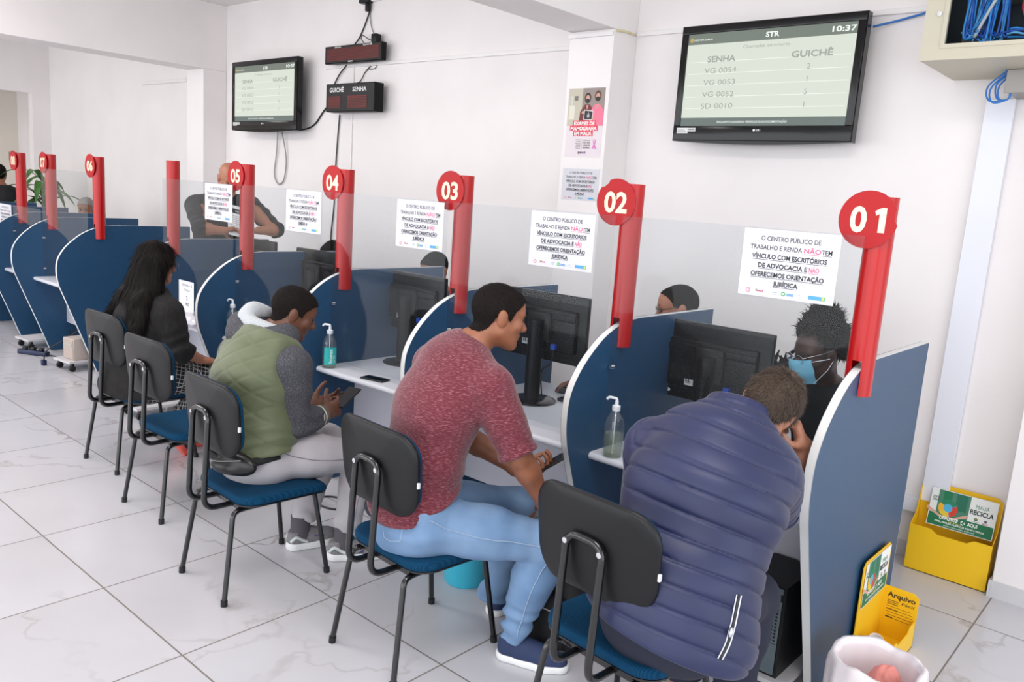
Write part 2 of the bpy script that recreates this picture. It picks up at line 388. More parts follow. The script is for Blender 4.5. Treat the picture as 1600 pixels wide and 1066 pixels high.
def post(key, x, dx, lean=0.0, dy=0.0):
    lab = 'red tubular post with round sign %s' % key if key != 'plain' else 'red tubular post with no number disc, behind the long-haired woman'
    t = thing('numbered_post' if key != 'plain' else 'red_post', lab, 'post', (x, POST_Y, 1.18), 0, 'red posts slotted on the partitions')
    R = 0.048; mb = MB(); z1 = 0.70
    g = PAN_T/2+0.0025; ag = math.degrees(math.acos(g/R))
    ztop = 0.128
    # slotted foot straddling the panel: two shells
    for a0 in (-ag, 180-ag):
        ring = arc(0, 0, R, a0, a0+2*ag, 14); inner = arc(0, 0, R-0.004, a0, a0+2*ag, 14)[::-1]
        mb.prism([(p[0], p[1]) for p in ring+inner], 0.0, ztop, 'z')
    mb.prism(arc(0, 0, R, 0, 360-360/28, 27), ztop, z1, 'z')
    tb = mb.build('tube', M_red, t, smooth=True, angle=40)
    if key != 'plain':
        rad = 0.099; cx = dx; cz = 0.620
        ol = arc(cx, cz, rad, 0, 352.5, 47)
        if key == '01':
            ol = [((a if not (abs(math.degrees(math.atan2(b-cz, a-cx))-8) < 14) else cx+(a-cx)*0.90), b) for a, b in ol]
        if key == '02':
            ol = [(p if not (abs(math.degrees(math.atan2(p[1]-cz, p[0]-cx))-128) < 11) else (cx+(p[0]-cx)*0.9, cz+(p[1]-cz)*0.9)) for p in ol]
        y0 = -R-0.006
        d = MB().prism(ol, y0, y0+0.005, 'y', mi=0)
        vs, fs = text_geo(key, 0.028); w = vs[:, 0].max()-vs[:, 0].min(); k = 0.084/0.70; kx = 0.118/w
        if key == '01':
            vs, fs = text_geo('0', 0.03); kx = 0.056/(vs[:, 0].max()-vs[:, 0].min()); w0 = cx+0.022
            d.add([(w0+a, y0-0.0006, cz-0.042+b) for a, b in ((.016, 0), (.038, 0), (.038, .084), (.021, .084), (.0, .072), (.005, .057), (.016, .063))], [tuple(range(7))], 1)
        d.add([(cx-0.059+(p[0]-vs[:, 0].min())*kx, y0-0.0006, cz-0.042+p[1]*k) for p in vs], fs, 1)
        d.build('number_disc', [M_reddisc, M_cream], t)
    return t
for k, dx in (('01', -0.03), ('02', -0.05), ('03', -0.05), ('04', -0.06), ('05', -0.06), ('plain', 0), ('06', -0.045), ('07', -0.04), ('08', -0.045)):
    post(k, PX[k], dx)

# clear screens between the partitions
GY = 2.895
def screen(xa, xb, z0, z1, label, clips=True):
    t = thing('acrylic_screen', label, 'screen', ((xa+xb)/2, GY, z0), 0, 'clear screens between the partitions')
    w = (xb-xa)/2
    MB().box((-w, -0.002, 0), (w, 0.002, z1-z0)).build('pane', M_acrylic, t)
    if clips:
        for s in (-1, 1):
            for zz in (0.81, 1.10):
                MB().tube([(s*(w-0.012), -0.012, zz-z0), (s*(w-0.012), 0.012, zz-z0)], 0.009, 10).box((s*(w-0.008)-0.008, -0.006, zz-z0-0.006), (s*(w-0.008)+0.008, 0.006, zz-z0+0.006), 0.002).build('clip', M_chrome, t)
h = PAN_T/2+0.003
order = ['06', 'plain', '05', '04', '03', '02', '01']
names = {('plain', '05'): 'clear screen of the booth beside the long-haired woman', ('05', '04'): 'clear screen between posts 05 and 04', ('04', '03'): 'clear screen between posts 04 and 03',
         ('03', '02'): 'clear screen between posts 03 and 02', ('02', '01'): 'clear screen between posts 02 and 01, nearest'}
for (a, b), lab in names.items(): screen(PX[a]+h, PX[b]-h, 0.762, 1.745, lab)
screen(PX['07']+h, PX['06']-h, 0.762, 1.745, 'clear screen between posts 07 and 06')
screen(PX['08']+h, PX['07']-h, 0.762, 1.36, 'low clear screen between posts 08 and 07')
screen(PX['09']+h, PX['08']-h, 0.762, 1.36, 'low clear screen left of post 08')

# desks: a worktop and a modesty board in every booth
def desk(xa, xb, label):
    a, b = xa+PAN_T/2+0.001, xb-PAN_T/2-0.001; c = (a+b)/2; w = (b-a)/2
    t = thing('booth_desk', label, 'desk', (c, 3.2, 0), 0, 'desks of the booth row')
    prof = [(2.815-3.2+p[0], p[1]) for p in arc(0, 0.714, 0.0165, 270, 90, 8)]
    prof = [(3.68-3.2, 0.6975)]+prof[0:]+[(3.68-3.2, 0.7305)]
    mb = MB().prism(prof, -w, w, 'x'); mb.build('worktop', M_worktop, t, smooth=True, angle=35)
    MB().box((-w, 3.085-3.2, 0.275), (w, 3.103-3.2, 0.6972)).build('modesty_panel', M_modesty, t)
    for s in (-1, 1): MB().box((min(s*w, s*(w-0.018)), 3.104-3.2, 0.60), (max(s*w, s*(w-0.018)), 3.55-3.2, 0.697)).build('bracket', M_modesty, t)
    return t
bays = [('02', '01', 'white desk top of the booth where the man in navy leans'), ('03', '02', 'white desk top in front of the man in the maroon sweater'), ('04', '03', 'white desk top with a phone lying on it, between posts 04 and 03'),
        ('05', '04', 'white desk top behind the man in the green vest'), ('plain', '05', 'white desk top with a plastic bag beside the long-haired woman'),         ('07', '06', 'white desk top between partitions 07 and 06'), ('08', '07', 'white desk top between partitions 08 and 07'), ('09', '08', 'white desk top left of partition 08')]
for a, b, lab in bays: desk(PX[a], PX[b], lab)

# notices
RED = (220, 70, 124); BLK = (34, 34, 40)
def notice_sheet(w=0.362, h=0.248):
    s = Sheet(w, h, (212, 212, 219), 0.0006, rough=0.6); k = w/0.362
    def line(parts, y, bold, fit, under):
        tot = sum(len(p[0]) for p in parts)
        x = w/2-fit*k/2
        for body, col, b, u in parts:
            f = fit*k*len(body)/tot
            s.text(body.strip(), x+f/2, y*k, 0.0165*k, col, b, 'c', fit=f*0.95, under=col if u else None)
            x += f
    line([('O CENTRO PÚBLICO DE', BLK, 0.012, False)], 0.207, 0, 0.235, None)
    line([('TRABALHO E RENDA', BLK, 0.012, False), (' NÃO ', RED, 0.014, True), ('TEM', BLK, 0.022, True)], 0.174, 0, 0.312, None)
    line([('VÍNCULO COM ESCRITÓRIOS', BLK, 0.028, True)], 0.141, 0, 0.296, None)
    line([('DE ADVOCACIA E ', BLK, 0.028, True), ('NÃO', RED, 0.014, True)], 0.108, 0, 0.236, None)
    line([('OFERECEMOS ORIENTAÇÃO', BLK, 0.028, True)], 0.075, 0, 0.290, None)
    line([('JURÍDICA', BLK, 0.028, True)], 0.044, 0, 0.098, None)
    y = 0.019*k
    s.ell(0.04*k, y, 0.0085*k, 0.0085*k, (224, 90, 120)).ell(0.04*k, y, 0.0062*k, 0.0062*k, (246, 240, 246)).text('CP', 0.04*k, y-0.003*k, 0.006*k, (224, 90, 120), 0.03)
    s.ell(0.073*k, y+0.002*k, 0.0035*k, 0.005*k, (150, 150, 120)).text('MAUÁ', 0.09*k, y-0.002*k, 0.006*k, (200, 90, 130), 0.03)
    s.text('trabalho', 0.145*k, y+0.001*k, 0.004*k, (120, 180, 230), 0.02).text('renda', 0.145*k, y-0.006*k, 0.003*k, (120, 180, 230), 0.02)
    s.ell(0.178*k, y, 0.008*k, 0.0075*k, (80, 170, 90)).rect(0.174*k, y+0.001*k, 0.008*k, 0.002*k, (246, 246, 252)).rect(0.174*k, y-0.003*k, 0.008*k, 0.002*k, (246, 246, 252))
    s.text('SINE', 0.203*k, y-0.005*k, 0.009*k, (90, 160, 220), 0.03)
    s.text('FAT', 0.240*k, y+0.0*k, 0.005*k, (150, 180, 225), 0.0).rect(0.233*k, y-0.007*k, 0.014*k, 0.004*k, (205, 220, 240))
    s.rect(0.272*k, y-0.006*k, 0.046*k, 0.013*k, (82, 160, 226)).rect(0.318*k, y-0.006*k, 0.014*k, 0.013*k, (110, 180, 110)).ell(0.325*k, y, 0.004*k, 0.004*k, (240, 230, 120))
    return s
ns = notice_sheet()
NG = 'printed notices about legal advice'
def place_notice(x, z, y, lab, first=[None], w=None):
    if first[0] is None:
        first[0] = ns.build('notice', (x, y, z), UX, UZ); o = first[0]
    else:
        o = first[0].copy(); COL.objects.link(o); o.location = (x, y, z)
    tag(o, lab, 'notice', NG); return o
gy = GY-0.0031
place_notice(-1.385, 1.492, gy, 'white printed notice on the clear screen left of post 01')
place_notice(-2.435, 1.490, gy, 'white printed notice on the clear screen left of post 02')
place_notice(-3.375, 1.490, gy, 'white printed notice on the clear screen left of post 03')
place_notice(-4.415, 1.492, gy, 'white printed notice on the clear screen left of post 04')
place_notice(-5.410, 1.490, gy, 'white printed notice on the clear screen left of post 05, before the bald man')
place_notice(-9.655, 1.108, gy, 'white printed notice on the low screen at the far left')
o = place_notice(-3.455, 1.795, 4.3985, 'small white notice on the pilaster below the poster'); o.scale = (0.83, 0.83, 1)

# ------------------------------------------------------------------ monitors
M_blackpl = mat('black_plastic', (12, 12, 15), 0.38, spec=0.3); M_gloss = mat('gloss_black', (12, 12, 15), 0.12)
M_dark = mat('dark_matt_plastic', (16, 16, 19), 0.5, spec=0.3); M_vent = mat('vent_dark', (10, 10, 12), 0.6)
M_lcd = mat('lcd_glow', (200, 214, 226), 0.3, emit=0.4); M_sticker = mat('sticker', (214, 214, 214), 0.5)
def monitor(loc, rz, label, base_z, w=0.55, h=0.36, zc=1.10, neck_dx=0.0, full=True):
    """back of the screen faces the visitors (-y)"""
    t = thing('monitor', label, 'monitor', (loc[0], loc[1], base_z), rz, 'computer monitors on the desks')
    z0, z1 = zc-h/2-base_z, zc+h/2-base_z
    mb = MB().box((-w/2, 0.0, z0), (w/2, 0.028, z1), 0.006)
    mb.box((-w*0.40, -0.022, z0+h*0.16), (w*0.40, 0.004, z1-h*0.22), 0.010)
    mb.box((-w*0.40, -0.030, z0+h*0.62), (w*0.40, -0.015, z0+h*0.72), 0.006)
    mb.build('back_shell', M_blackpl, t, smooth=True, angle=40)
    MB().box((-w/2+0.012, 0.0282, z0+0.016), (w/2-0.012, 0.0295, z1-0.012)).build('display', M_lcd, t)
    MB().box((-0.075, -0.052, z0+h*0.30), (0.075, -0.0225, z0+h*0.72), 0.012).build('mount_hub', M_dark, t, smooth=True, angle=40)
    MB().tube([(0, -0.062, 0.012), (0, -0.062, z0+h*0.62)], 0.042, 20).build('neck', M_blackpl, t, smooth=True, angle=40)
    MB().lathe([(0.0, 0.0), (0.125, 0.0), (0.128, 0.006), (0.122, 0.011), (0.05, 0.014), (0.0, 0.014)], (0, -0.055, 0.0005), 36).build('base', M_gloss, t, smooth=True, angle=40)
    v = MB()
    for k in range(9): v.box((-w*0.36+k*0.012, -0.0236, z0+h*0.24), (-w*0.36+k*0.012+0.006, -0.0216, z0+h*0.45))
    v.build('vent', M_vent, t)
    if full:
        s = Sheet(0.045, 0.03, (200, 200, 202)); s.rect(0.006, 0.017, 0.033, 0.003, (90, 90, 95)).rect(0.006, 0.01, 0.026, 0.003, (120, 120, 125))
        s.build('label_sticker', (-w*0.22, -0.0228, z0+h*0.20), UX, UZ, t)
        s = Sheet(0.045, 0.016, (205, 208, 214), outline=rrect(0, 0, 0.045, 0.016, 0.007))
        for q in range(4): s.rect(0.010+q*0.0065, 0.0055, 0.0045, 0.005, (70, 72, 80))
        s.build('badge', (-w*0.45, -0.0008, z0+0.022), UX, UZ, t)
        MB().tube(spline([(0.10, -0.026, z0+h*0.22), (0.10, -0.05, z0+0.0), (0.03, -0.03, z0-0.06), (0.02, 0.0, 0.03)], 6), 0.0035, 8).build('video_cable', M_vent, t, smooth=True)
        MB().box((0.085, -0.045, z0+h*0.20), (0.115, -0.023, z0+h*0.28), 0.003).build('video_plug', mat('blue_plug', (30, 70, 170), 0.4), t)
    return t
monitor((-1.72, 3.42), 0.0, 'black monitor seen from behind in the booth left of post 01', 0.7305, zc=1.085, w=0.56, h=0.375)
monitor((-2.665, 3.33), 0.03, 'black monitor seen from behind, right of the maroon man', 0.7305, zc=1.13)
monitor((-3.735, 3.36), 0.0, 'black monitor seen from behind in the booth between posts 04 and 03', 0.7305, zc=1.105)
monitor((-4.86, 3.45), 0.05, 'dark monitor behind partition 04, only its top in view', 0.7305, zc=1.14, full=False, w=0.5)
monitor((-5.66, 3.45), 0.0, 'dark monitor below the bald man in the booth left of post 05', 0.7305, zc=1.15, full=False, w=0.5)

# ------------------------------------------------------------------ gel bottles
M_pet = glassy('clear_bottle_plastic', (240, 244, 246), 0.06, 1.45, veil=0.03, veil_rgb=(230, 236, 240)); M_gel = glassy('clear_gel', (236, 238, 226), 0.03, 1.33, veil=0.10, veil_rgb=(226, 232, 215))
M_pump = mat('white_pump_plastic', (232, 236, 240), 0.3)
def bottle(loc, rz, label, tealside=True, fill=0.5):
    t = thing('gel_bottle', label, 'bottle', loc, rz, 'hand gel pump bottles')
    R = 0.042
    prof = [(0.0, 0.0), (R-0.004, 0.0), (R, 0.005), (R, 0.12), (R*0.97, 0.14), (R*0.85, 0.165), (R*0.6, 0.185), (R*0.36, 0.197), (R*0.34, 0.212)]
    MB().lathe(prof, seg=32).build('bottle_body', M_pet, t, smooth=True, angle=50)
    MB().lathe([(0.0, 0.004), (R-0.005, 0.004), (R-0.003, 0.008), (R-0.003, 0.20*fill), (0.0, 0.20*fill)], seg=28).build('gel', M_gel, t, smooth=True, angle=50)
    MB().lathe([(0.017, 0.200), (0.018, 0.202), (0.018, 0.222), (0.008, 0.226), (0.008, 0.242), (0.0, 0.242)], seg=20).tube([(0, 0, 0.01), (0, 0, 0.205)], 0.003, 8).tube(fillet([(0.0, 0, 0.240), (0.0, 0, 0.252), (-0.035, 0, 0.254), (-0.045, 0, 0.243)], 0.008), 0.0062, 10).build('pump', M_pump, t, smooth=True, angle=50)
    if tealside:
        n = 12; a0, a1 = -1.9, 0.1; m = MB(); vs = []
        for k in range(n+1):
            a = a0+(a1-a0)*k/n
            for z in (0.022, 0.125): vs.append(((R+0.0007)*math.cos(a), (R+0.0007)*math.sin(a), z))
        m.add(vs, [(2*k, 2*k+2, 2*k+3, 2*k+1) for k in range(n)], 0)
        tv, tf = text_geo('Edumax', 0.02)
        def wrap(p, size, z0, ang): 
            # text runs upwards
            a = ang-p[1]*size/R; return ((R+0.0011)*math.cos(a), (R+0.0011)*math.sin(a), z0+p[0]*size)
        m.add([wrap(p, 0.026, 0.03, -0.72) for p in tv], tf, 1)
        tv, tf = text_geo('gel 70%', 0.01); m.add([wrap(p, 0.014, 0.035, -0.32) for p in tv], tf, 1)
        m.build('label_wrap', [mat('teal_label', (40, 182, 180), 0.45), mat('label_lettering', (236, 250, 248), 0.5)], t)
    return t
bottle((-3.865, 2.842, 0.731), 0.5, 'clear pump bottle with teal label on the desk beside partition 04', fill=0.35)
bottle((-4.945, 2.842, 0.731), 0.3, 'clear pump bottle with teal label beside partition 05, behind the hood', fill=0.3)
bottle((-1.845, 2.838, 0.731), 0.2, 'clear pump bottle without a coloured label near the navy jacket', tealside=False, fill=0.5)

# small things on the desks
def phone(loc, M_, label):
    t = thing('mobile_phone', label, 'phone', (0, 0, 0)); t.matrix_world = M_
    MB().box((-0.038, -0.078, 0), (0.038, 0.078, 0.009), 0.003).build('phone_body', mat('phone_case', (18, 18, 20), 0.35), t, smooth=True, angle=40)
    MB().box((-0.034, -0.073, 0.0091), (0.034, 0.073, 0.0096)).build('phone_display', M_gloss, t)
    return t
phone(None, Matrix.Translation((-3.475, 2.87, 0.7315)) @ Matrix.Rotation(math.radians(-78), 4, 'Z'), 'black phone lying on the desk between posts 04 and 03')
t = thing('computer_mouse', 'dark computer mouse under the clerk\'s hand near post 02', 'mouse', (-2.672, 3.575, 0.7306), 2.15)
vs = MB().lathe([(0.0, 0.034), (0.012, 0.033), (0.024, 0.027), (0.031, 0.016), (0.033, 0.004), (0.031, 0.0)], seg=24, sy=1.75); vs.build('mouse_shell', mat('mouse_grey', (60, 62, 68), 0.4), t, smooth=True)
MB().tube(spline([(0.0, -0.055, 0.01), (0.05, -0.12, 0.005), (0.12, -0.14, 0.004), (0.2, -0.06, 0.004), (0.22, 0.02, 0.004)], 6), 0.0022, 6).build('mouse_cable', M_vent, t, smooth=True)
t = thing('keyboard', 'black keyboard end on the desk left of partition 02', 'keyboard', (-2.36, 3.43, 0.7308), -0.15)
MB().box((-0.22, -0.07, 0), (0.22, 0.07, 0.016), 0.004).build('keyboard_case', mat('keyboard_grey', (58, 60, 66), 0.4), t, smooth=True, angle=40)
kb = MB()
for r_ in range(5):
    for c_ in range(20): kb.box((-0.21+c_*0.021, -0.06+r_*0.024, 0.0162), (-0.21+c_*0.021+0.017, -0.06+r_*0.024+0.019, 0.021), 0)
kb.build('keys', mat('key_black', (26, 26, 29), 0.5), t)
# plastic bag on the woman's desk
def crumpled(name, loc, rx, ry, rz_, m, label, cat, seed):
    r = np.random.RandomState(seed); bm = bmesh.new(); bmesh.ops.create_icosphere(bm, subdivisions=5, radius=1.0)
    K = r.normal(size=(14, 3))*3.2; ph = r.uniform(0, 6.28, 14)
    for v in bm.verts:
        p = np.array(v.co); d = sum(abs(math.sin(K[i] @ p+ph[i])) for i in range(14))/14-0.6
        q = p*(1+0.38*d); v.co = (q[0]*rx, q[1]*ry, max(q[2]*rz_+rz_*0.55, 0.001))
    me = bpy.data.meshes.new(name); bm.to_mesh(me); bm.free(); me.materials.append(m)
    me.polygons.foreach_set('use_smooth', [True]*len(me.polygons))
    o = bpy.data.objects.new(name, me); COL.objects.link(o); o.location = loc; tag(o, label, cat); return o
crumpled('plastic_bag', (-5.50, 2.806, 0.7312), 0.20, 0.06, 0.055, mat('white_film', (206, 204, 212), 0.25), 'crumpled white plastic bag on the desk beside the long-haired woman', 'bag', 4)
# little paper slips inside the woman's booth
s = Sheet(0.10, 0.085, (240, 240, 244)); s.text('ATENÇÃO', 0.05, 0.062, 0.010, (80, 80, 90), 0.02, fit=0.06).text('CUIDADO COM', 0.05, 0.030, 0.008, (80, 80, 90), 0.01, fit=0.075).text('O VIDRO', 0.05, 0.014, 0.008, (80, 80, 90), 0.01, fit=0.05)
tag(s.build('paper_slip', (-5.19, GY-0.003, 1.105), UX, UZ), 'small white slip on the screen left of partition 05', 'paper slip')
s = Sheet(0.22, 0.24, (238, 238, 244)); s.text('SENHA 2', 0.12, 0.20, 0.018, (70, 70, 80), 0.01, fit=0.16).text('TOQUE', 0.12, 0.165, 0.016, (70, 70, 80), 0.02, fit=0.09).text('2', 0.12, 0.10, 0.03, (60, 60, 70), 0.03).text('VEZ', 0.12, 0.06, 0.02, (60, 60, 70), 0.03, fit=0.06)
tag(s.build('paper_sheet', (-5.79, GY-0.003, 0.78), UX, UZ), 'white printed sheet low on the screen right of the woman\'s hair', 'paper sheet')

# ------------------------------------------------------------------ computer towers on their rolling stands
M_steel = mat('zinc_steel', (120, 134, 140), 0.35, metal=0.6); M_tower = mat('tower_black', (14, 14, 16), 0.5); M_pcb = mottled('circuit_board', (16, 40, 34), (60, 74, 66), 70, rough=0.5)
def stand(loc, rz, label):
    t = thing('tower_stand', label, 'tower stand', loc, rz, 'rolling stands for computer towers')
    MB().box((-0.14, -0.22, 0.078), (0.14, 0.22, 0.096), 0.001).build('shelf_board', mat('stand_board', (200, 198, 200), 0.5), t)
    for sx in (-1, 1):
        for sy in (-1, 1):
            c = MB().tube([(sx*0.105-0.014, sy*0.18, 0.027), (sx*0.105+0.014, sy*0.18, 0.027)], 0.0265, 16).box((sx*0.105-0.018, sy*0.18-0.012, 0.03), (sx*0.105+0.018, sy*0.18+0.012, 0.0775), 0.003)
            c.build('caster', M_tower, t, smooth=True, angle=40)
    return t
stand((-1.105, 2.985, 0), 0, 'white rolling stand under the open computer tower by partition 01')
stand((-7.62, 2.93, 0), 0.12, 'white rolling stand on the floor left of partition 06')
stand((-5.86, 2.76, 0), 0, 'white rolling stand on the floor beyond the chair of the long-haired woman')
stand((-8.75, 2.98, 0), 0.1, 'rolling stand on the floor left of partition 07')
t = thing('computer_tower', 'open black computer tower with bare steel frame near partition 01', 'computer', (-1.095, 2.985, 0.0965))
MB().box((0.075, -0.19, 0.0), (0.085, 0.085, 0.36)).box((-0.085, 0.075, 0.0), (0.075, 0.085, 0.36)).box((-0.085, -0.19, 0.352), (0.075, 0.075, 0.36)).box((-0.085, -0.19, 0), (0.075, 0.075, 0.006)).build('case_shell', M_tower, t)
fr = MB().box((-0.085, -0.192, 0.008), (0.072, -0.186, 0.13), 0.001)
fr.box((0.02, -0.192, 0.132), (0.072, -0.186, 0.30), 0.001); fr.box((-0.085, -0.192, 0.33), (0.072, -0.186, 0.352), 0.001)
fr.build('steel_front', M_steel, t)
hl = MB()
for i in range(3):
    for j in range(11): hl.prism(arc(0.032+i*0.014, 0.145+j*0.0135, 0.0042, 0, 330, 11), -0.1932, -0.1922, 'y')
for j in range(4): hl.prism([(-0.012, 0.030+j*0.024), (-0.004, 0.036+j*0.024), (0.004, 0.030+j*0.024), (-0.004, 0.024+j*0.024)], -0.1932, -0.1922, 'y')
tag(hl.build('punched_holes', M_vent, t), kind='stuff')
MB().box((-0.084, -0.17, 0.14), (0.018, -0.16, 0.325)).build('circuit_board', M_pcb, t)
# pale tower on the stand left of partition 06
t = thing('computer_tower', 'low beige computer case on the rolling stand left of partition 06', 'computer', (-7.60, 2.93, 0.0965), 0.12)
MB().box((-0.09, -0.16, 0), (0.09, 0.12, 0.19), 0.004).build('case_shell', mat('beige_case', (186, 172, 164), 0.5), t, smooth=True, angle=40)
MB().box((-0.08, -0.166, 0.01), (0.08, -0.1605, 0.18), 0.002).build('front_bezel', mat('beige_bezel', (178, 164, 156), 0.5), t)
MB().box((-0.06, -0.169, 0.12), (0.06, -0.1662, 0.15)).build('disc_drive', mat('beige_drive', (176, 170, 162), 0.5), t)
# ------------------------------------------------------------------ television sets
M_tvframe = mat('tv_gloss_black', (6, 6, 8), 0.16, spec=0.35)
def television(xa, xb, z0, z1, y, label, clock):
    w, h = xb-xa, z1-z0; t = thing('television', label, 'television', ((xa+xb)/2, y, z0), 0, 'wall televisions showing the queue')
    # frame: bowed lower edge
    n = 14; low = [(-w/2+w*k/n, -0.018*math.sin(math.pi*k/n)) for k in range(n+1)]
    ol = low+[(w/2, h), (-w/2, h)]
    mb = MB().prism(ol, -0.012, 0.045, 'y')
    mb.box((-w*0.44, 0.044, h*0.06), (w*0.44, 0.10, h*0.94), 0.02)
    mb.build('housing', M_tvframe, t)
    bz, bt, bb = 0.045, 0.048, 0.088
    bv = MB()
    bv.box((-w/2+0.003, -0.020, h-bt), (w/2-0.003, -0.0121, h-0.003), 0.003).box((-w/2+0.003, -0.020, 0.004), (w/2-0.003, -0.0121, bb), 0.003)
    bv.box((-w/2+0.003, -0.020, bb), (-w/2+bz, -0.0121, h-bt), 0.003).box((w/2-bz, -0.020, bb), (w/2-0.003, -0.0121, h-bt), 0.003)
    bv.build('bezel', M_tvframe, t, smooth=True, angle=40)
    sw_, sh = w-2*bz, h-bt-bb
    s = Sheet(sw_, sh, (212, 219, 206), 0.001, emit=0.85, rough=0.5)
    s.rect(0, 0, sw_, sh*0.09, (100, 112, 108)).rect(0, sh*0.885, sw_, sh*0.115, (112, 122, 112))
    for k in range(5): s.rect(0.02*sw_, sh*(0.19+0.125*k), sw_*0.96, sh*0.006, (238, 244, 236))
    G = (158, 164, 154); W = (240, 244, 240)
    s.text('STR', sw_*0.53, sh*0.915, sh*0.05, W, 0.03, fit=sw_*0.08).text(clock, sw_*0.93, sh*0.915, sh*0.052, W, 0.025, fit=sw_*0.13)
    s.text('PREFEITURA DE MAUÁ', sw_*0.10, sh*0.925, sh*0.018, W, 0.01, fit=sw_*0.12); s.ell(sw_*0.024, sh*0.935, sw_*0.012, sh*0.025, (190, 160, 80))
    s.text('Chamadas anteriores', sw_*0.5, sh*0.815, sh*0.034, G, 0.0, fit=sw_*0.28)
    s.text('SENHA', sw_*0.23, sh*0.69, sh*0.062, G, 0.03, fit=sw_*0.18).text('GUICHÊ', sw_*0.77, sh*0.69, sh*0.062, G, 0.03, fit=sw_*0.23)
    for k, (a, b) in enumerate((('VG 0054', '2'), ('VG 0053', '1'), ('VG 0052', '5'), ('SD 0010', '1'))):
        y_ = sh*(0.57-0.127*k)
        s.text(a, sw_*0.23, y_, sh*0.058, G, 0.0, fit=sw_*0.205).text(b, sw_*0.76, y_, sh*0.056, G, 0.0)
    s.text('ENQUANTO AGUARDA, VERIFIQUE SUA DOCUMENTAÇÃO', sw_*0.46, sh*0.033, sh*0.022, W, 0.01, fit=sw_*0.43)
    s.build('screen', (-sw_/2, -0.0122, bb), UX, UZ, t)
    s = Sheet(0.075, 0.032, (222, 222, 220)); s.rect(0.004, 0.018, 0.05, 0.003, (150, 150, 150)).rect(0.004, 0.01, 0.06, 0.003, (150, 150, 150)); s.build('sticker', (-w/2+0.03, -0.0204, 0.045), UX, UZ, t)
    s = Sheet(0.05, 0.022, (204, 204, 204)); s.rect(0.004, 0.009, 0.04, 0.004, (120, 120, 120)); s.build('sticker', (-w/2+0.106, -0.0204, 0.055), UX, UZ, t)
    s = Sheet(0.05, 0.016, (12, 12, 14), rough=0.2); s.ell(0.008, 0.008, 0.007, 0.007, (225, 225, 225)).text('LG', 0.032, 0.003, 0.010, (225, 225, 225), 0.03); s.build('badge', (-0.02, -0.0204, 0.055), UX, UZ, t)
    MB().box((-0.15, 0.10, h*0.3), (0.15, YW-y-0.0006, h*0.7), 0.002).build('wall_bracket', M_dark, t)
    return t
television(-2.70, -1.613, 2.195, 2.862, 4.51, 'large black television near the cable cabinet, at the right', '10:37')
television(-7.845, -6.705, 2.255, 2.918, 4.50, 'black television at the left, beside the red LED displays', '10:37')

# ------------------------------------------------------------------ red LED displays
M_led = mottled('led_matrix', (92, 22, 18), (128, 30, 24), 300, rough=0.35, lo=0.42, hi=0.58)
_led_dots = None
def led(name, xa, xb, z0, z1, y, d, label, wins, texts):
    w, h = xb-xa, z1-z0; t = thing('led_display', label, 'LED display', (xa, y, z0), 0)
    MB().box((0, 0, 0), (w, d, h), 0.008).build('housing', mat('led_housing', (8, 8, 9), 0.45, spec=0.2), t, smooth=True, angle=40)
    for (u0, v0, u1, v1) in wins:
        m = MB().box((u0*w, -0.003, v0*h), (u1*w, 0.001, v1*h), mi=0)
        nx = int((u1-u0)*w/0.0125); nz = int((v1-v0)*h/0.0125)
        for i in range(nx):
            for j in range(nz):
                cx = u0*w+(i+0.5)*(u1-u0)*w/nx; cz = v0*h+(j+0.5)*(v1-v0)*h/nz
                m.add([(cx-0.0042, -0.0034, cz), (cx, -0.0034, cz-0.0042), (cx+0.0042, -0.0034, cz), (cx, -0.0034, cz+0.0042)], [(0, 1, 2, 3)], 1)
        m.build('led_panel', [mat('led_window', (52, 14, 12), 0.3), mat('led_dot', (150, 34, 26), 0.4)], t)
    s = Sheet(w-0.016, h-0.016, (20, 20, 22), 0.0004)
    for (body, u, v, hh, fit) in texts: s.text(body, u*w-0.008, v*h-0.008, hh, (236, 236, 236), 0.02, fit=fit)
    s.build('lettering', (0.008, -0.0008, 0.008), UX, UZ, t)
    MB().box((w*0.3, d, h*0.3), (w*0.6, YW-y-0.0006, h*0.7)).build('wall_bracket', M_dark, t)
    return t
led('a', -6.375, -5.585, 2.835, 2.985, 4.545, 0.055, 'long narrow LED display, upper of the two', [(0.04, 0.14, 0.96, 0.84)], [('SENHA', 0.24, 0.87, 0.013, 0.09), ('GUICHÊ', 0.76, 0.87, 0.013, 0.12), ('G.COM', 0.47, 0.03, 0.012, 0.06)])
led('b', -6.28, -5.60, 2.415, 2.655, 4.50, 0.10, 'squarer black LED display reading GUICHÊ and SENHA, lower of the two', [(0.06, 0.12, 0.32, 0.56), (0.46, 0.12, 0.86, 0.56)], [('GUICHÊ', 0.23, 0.70, 0.036, 0.20), ('SENHA', 0.70, 0.70, 0.036, 0.19)])

# wiring on the wall
M_wire = mat('black_wire', (20, 20, 22), 0.5); M_wgrey = mat('grey_wire', (150, 148, 150), 0.5); M_wblue = mat('blue_wire', (32, 110, 190), 0.4)
def wire(name, pts, r, m, label, cat='cable'):
    return tag(MB().tube(spline(pts, 8), r, 8).build(name, m, None, smooth=True), label, cat)
yb = YW-0.012
ad = thing('power_adapter', 'black adapter and socket high on the wall above the LED displays', 'adapter', (-5.90, YW, 3.33))
MB().box((-0.09, -0.06, 0), (0.04, -0.001, 0.06), 0.01).build('adapter_body', M_blackpl, ad, smooth=True, angle=40)
MB().box((0.045, -0.035, 0.01), (0.15, -0.001, 0.08), 0.006).build('socket_box', M_duct, ad, smooth=True, angle=40)
MB().box((-0.012, -0.05, -0.07), (0.028, -0.012, 0.0), 0.008).build('plug', M_blackpl, ad, smooth=True, angle=40)
ps = thing('power_supply', 'small black power supply sitting on the upper LED display', 'power supply', (-5.73, 4.60, 2.986))
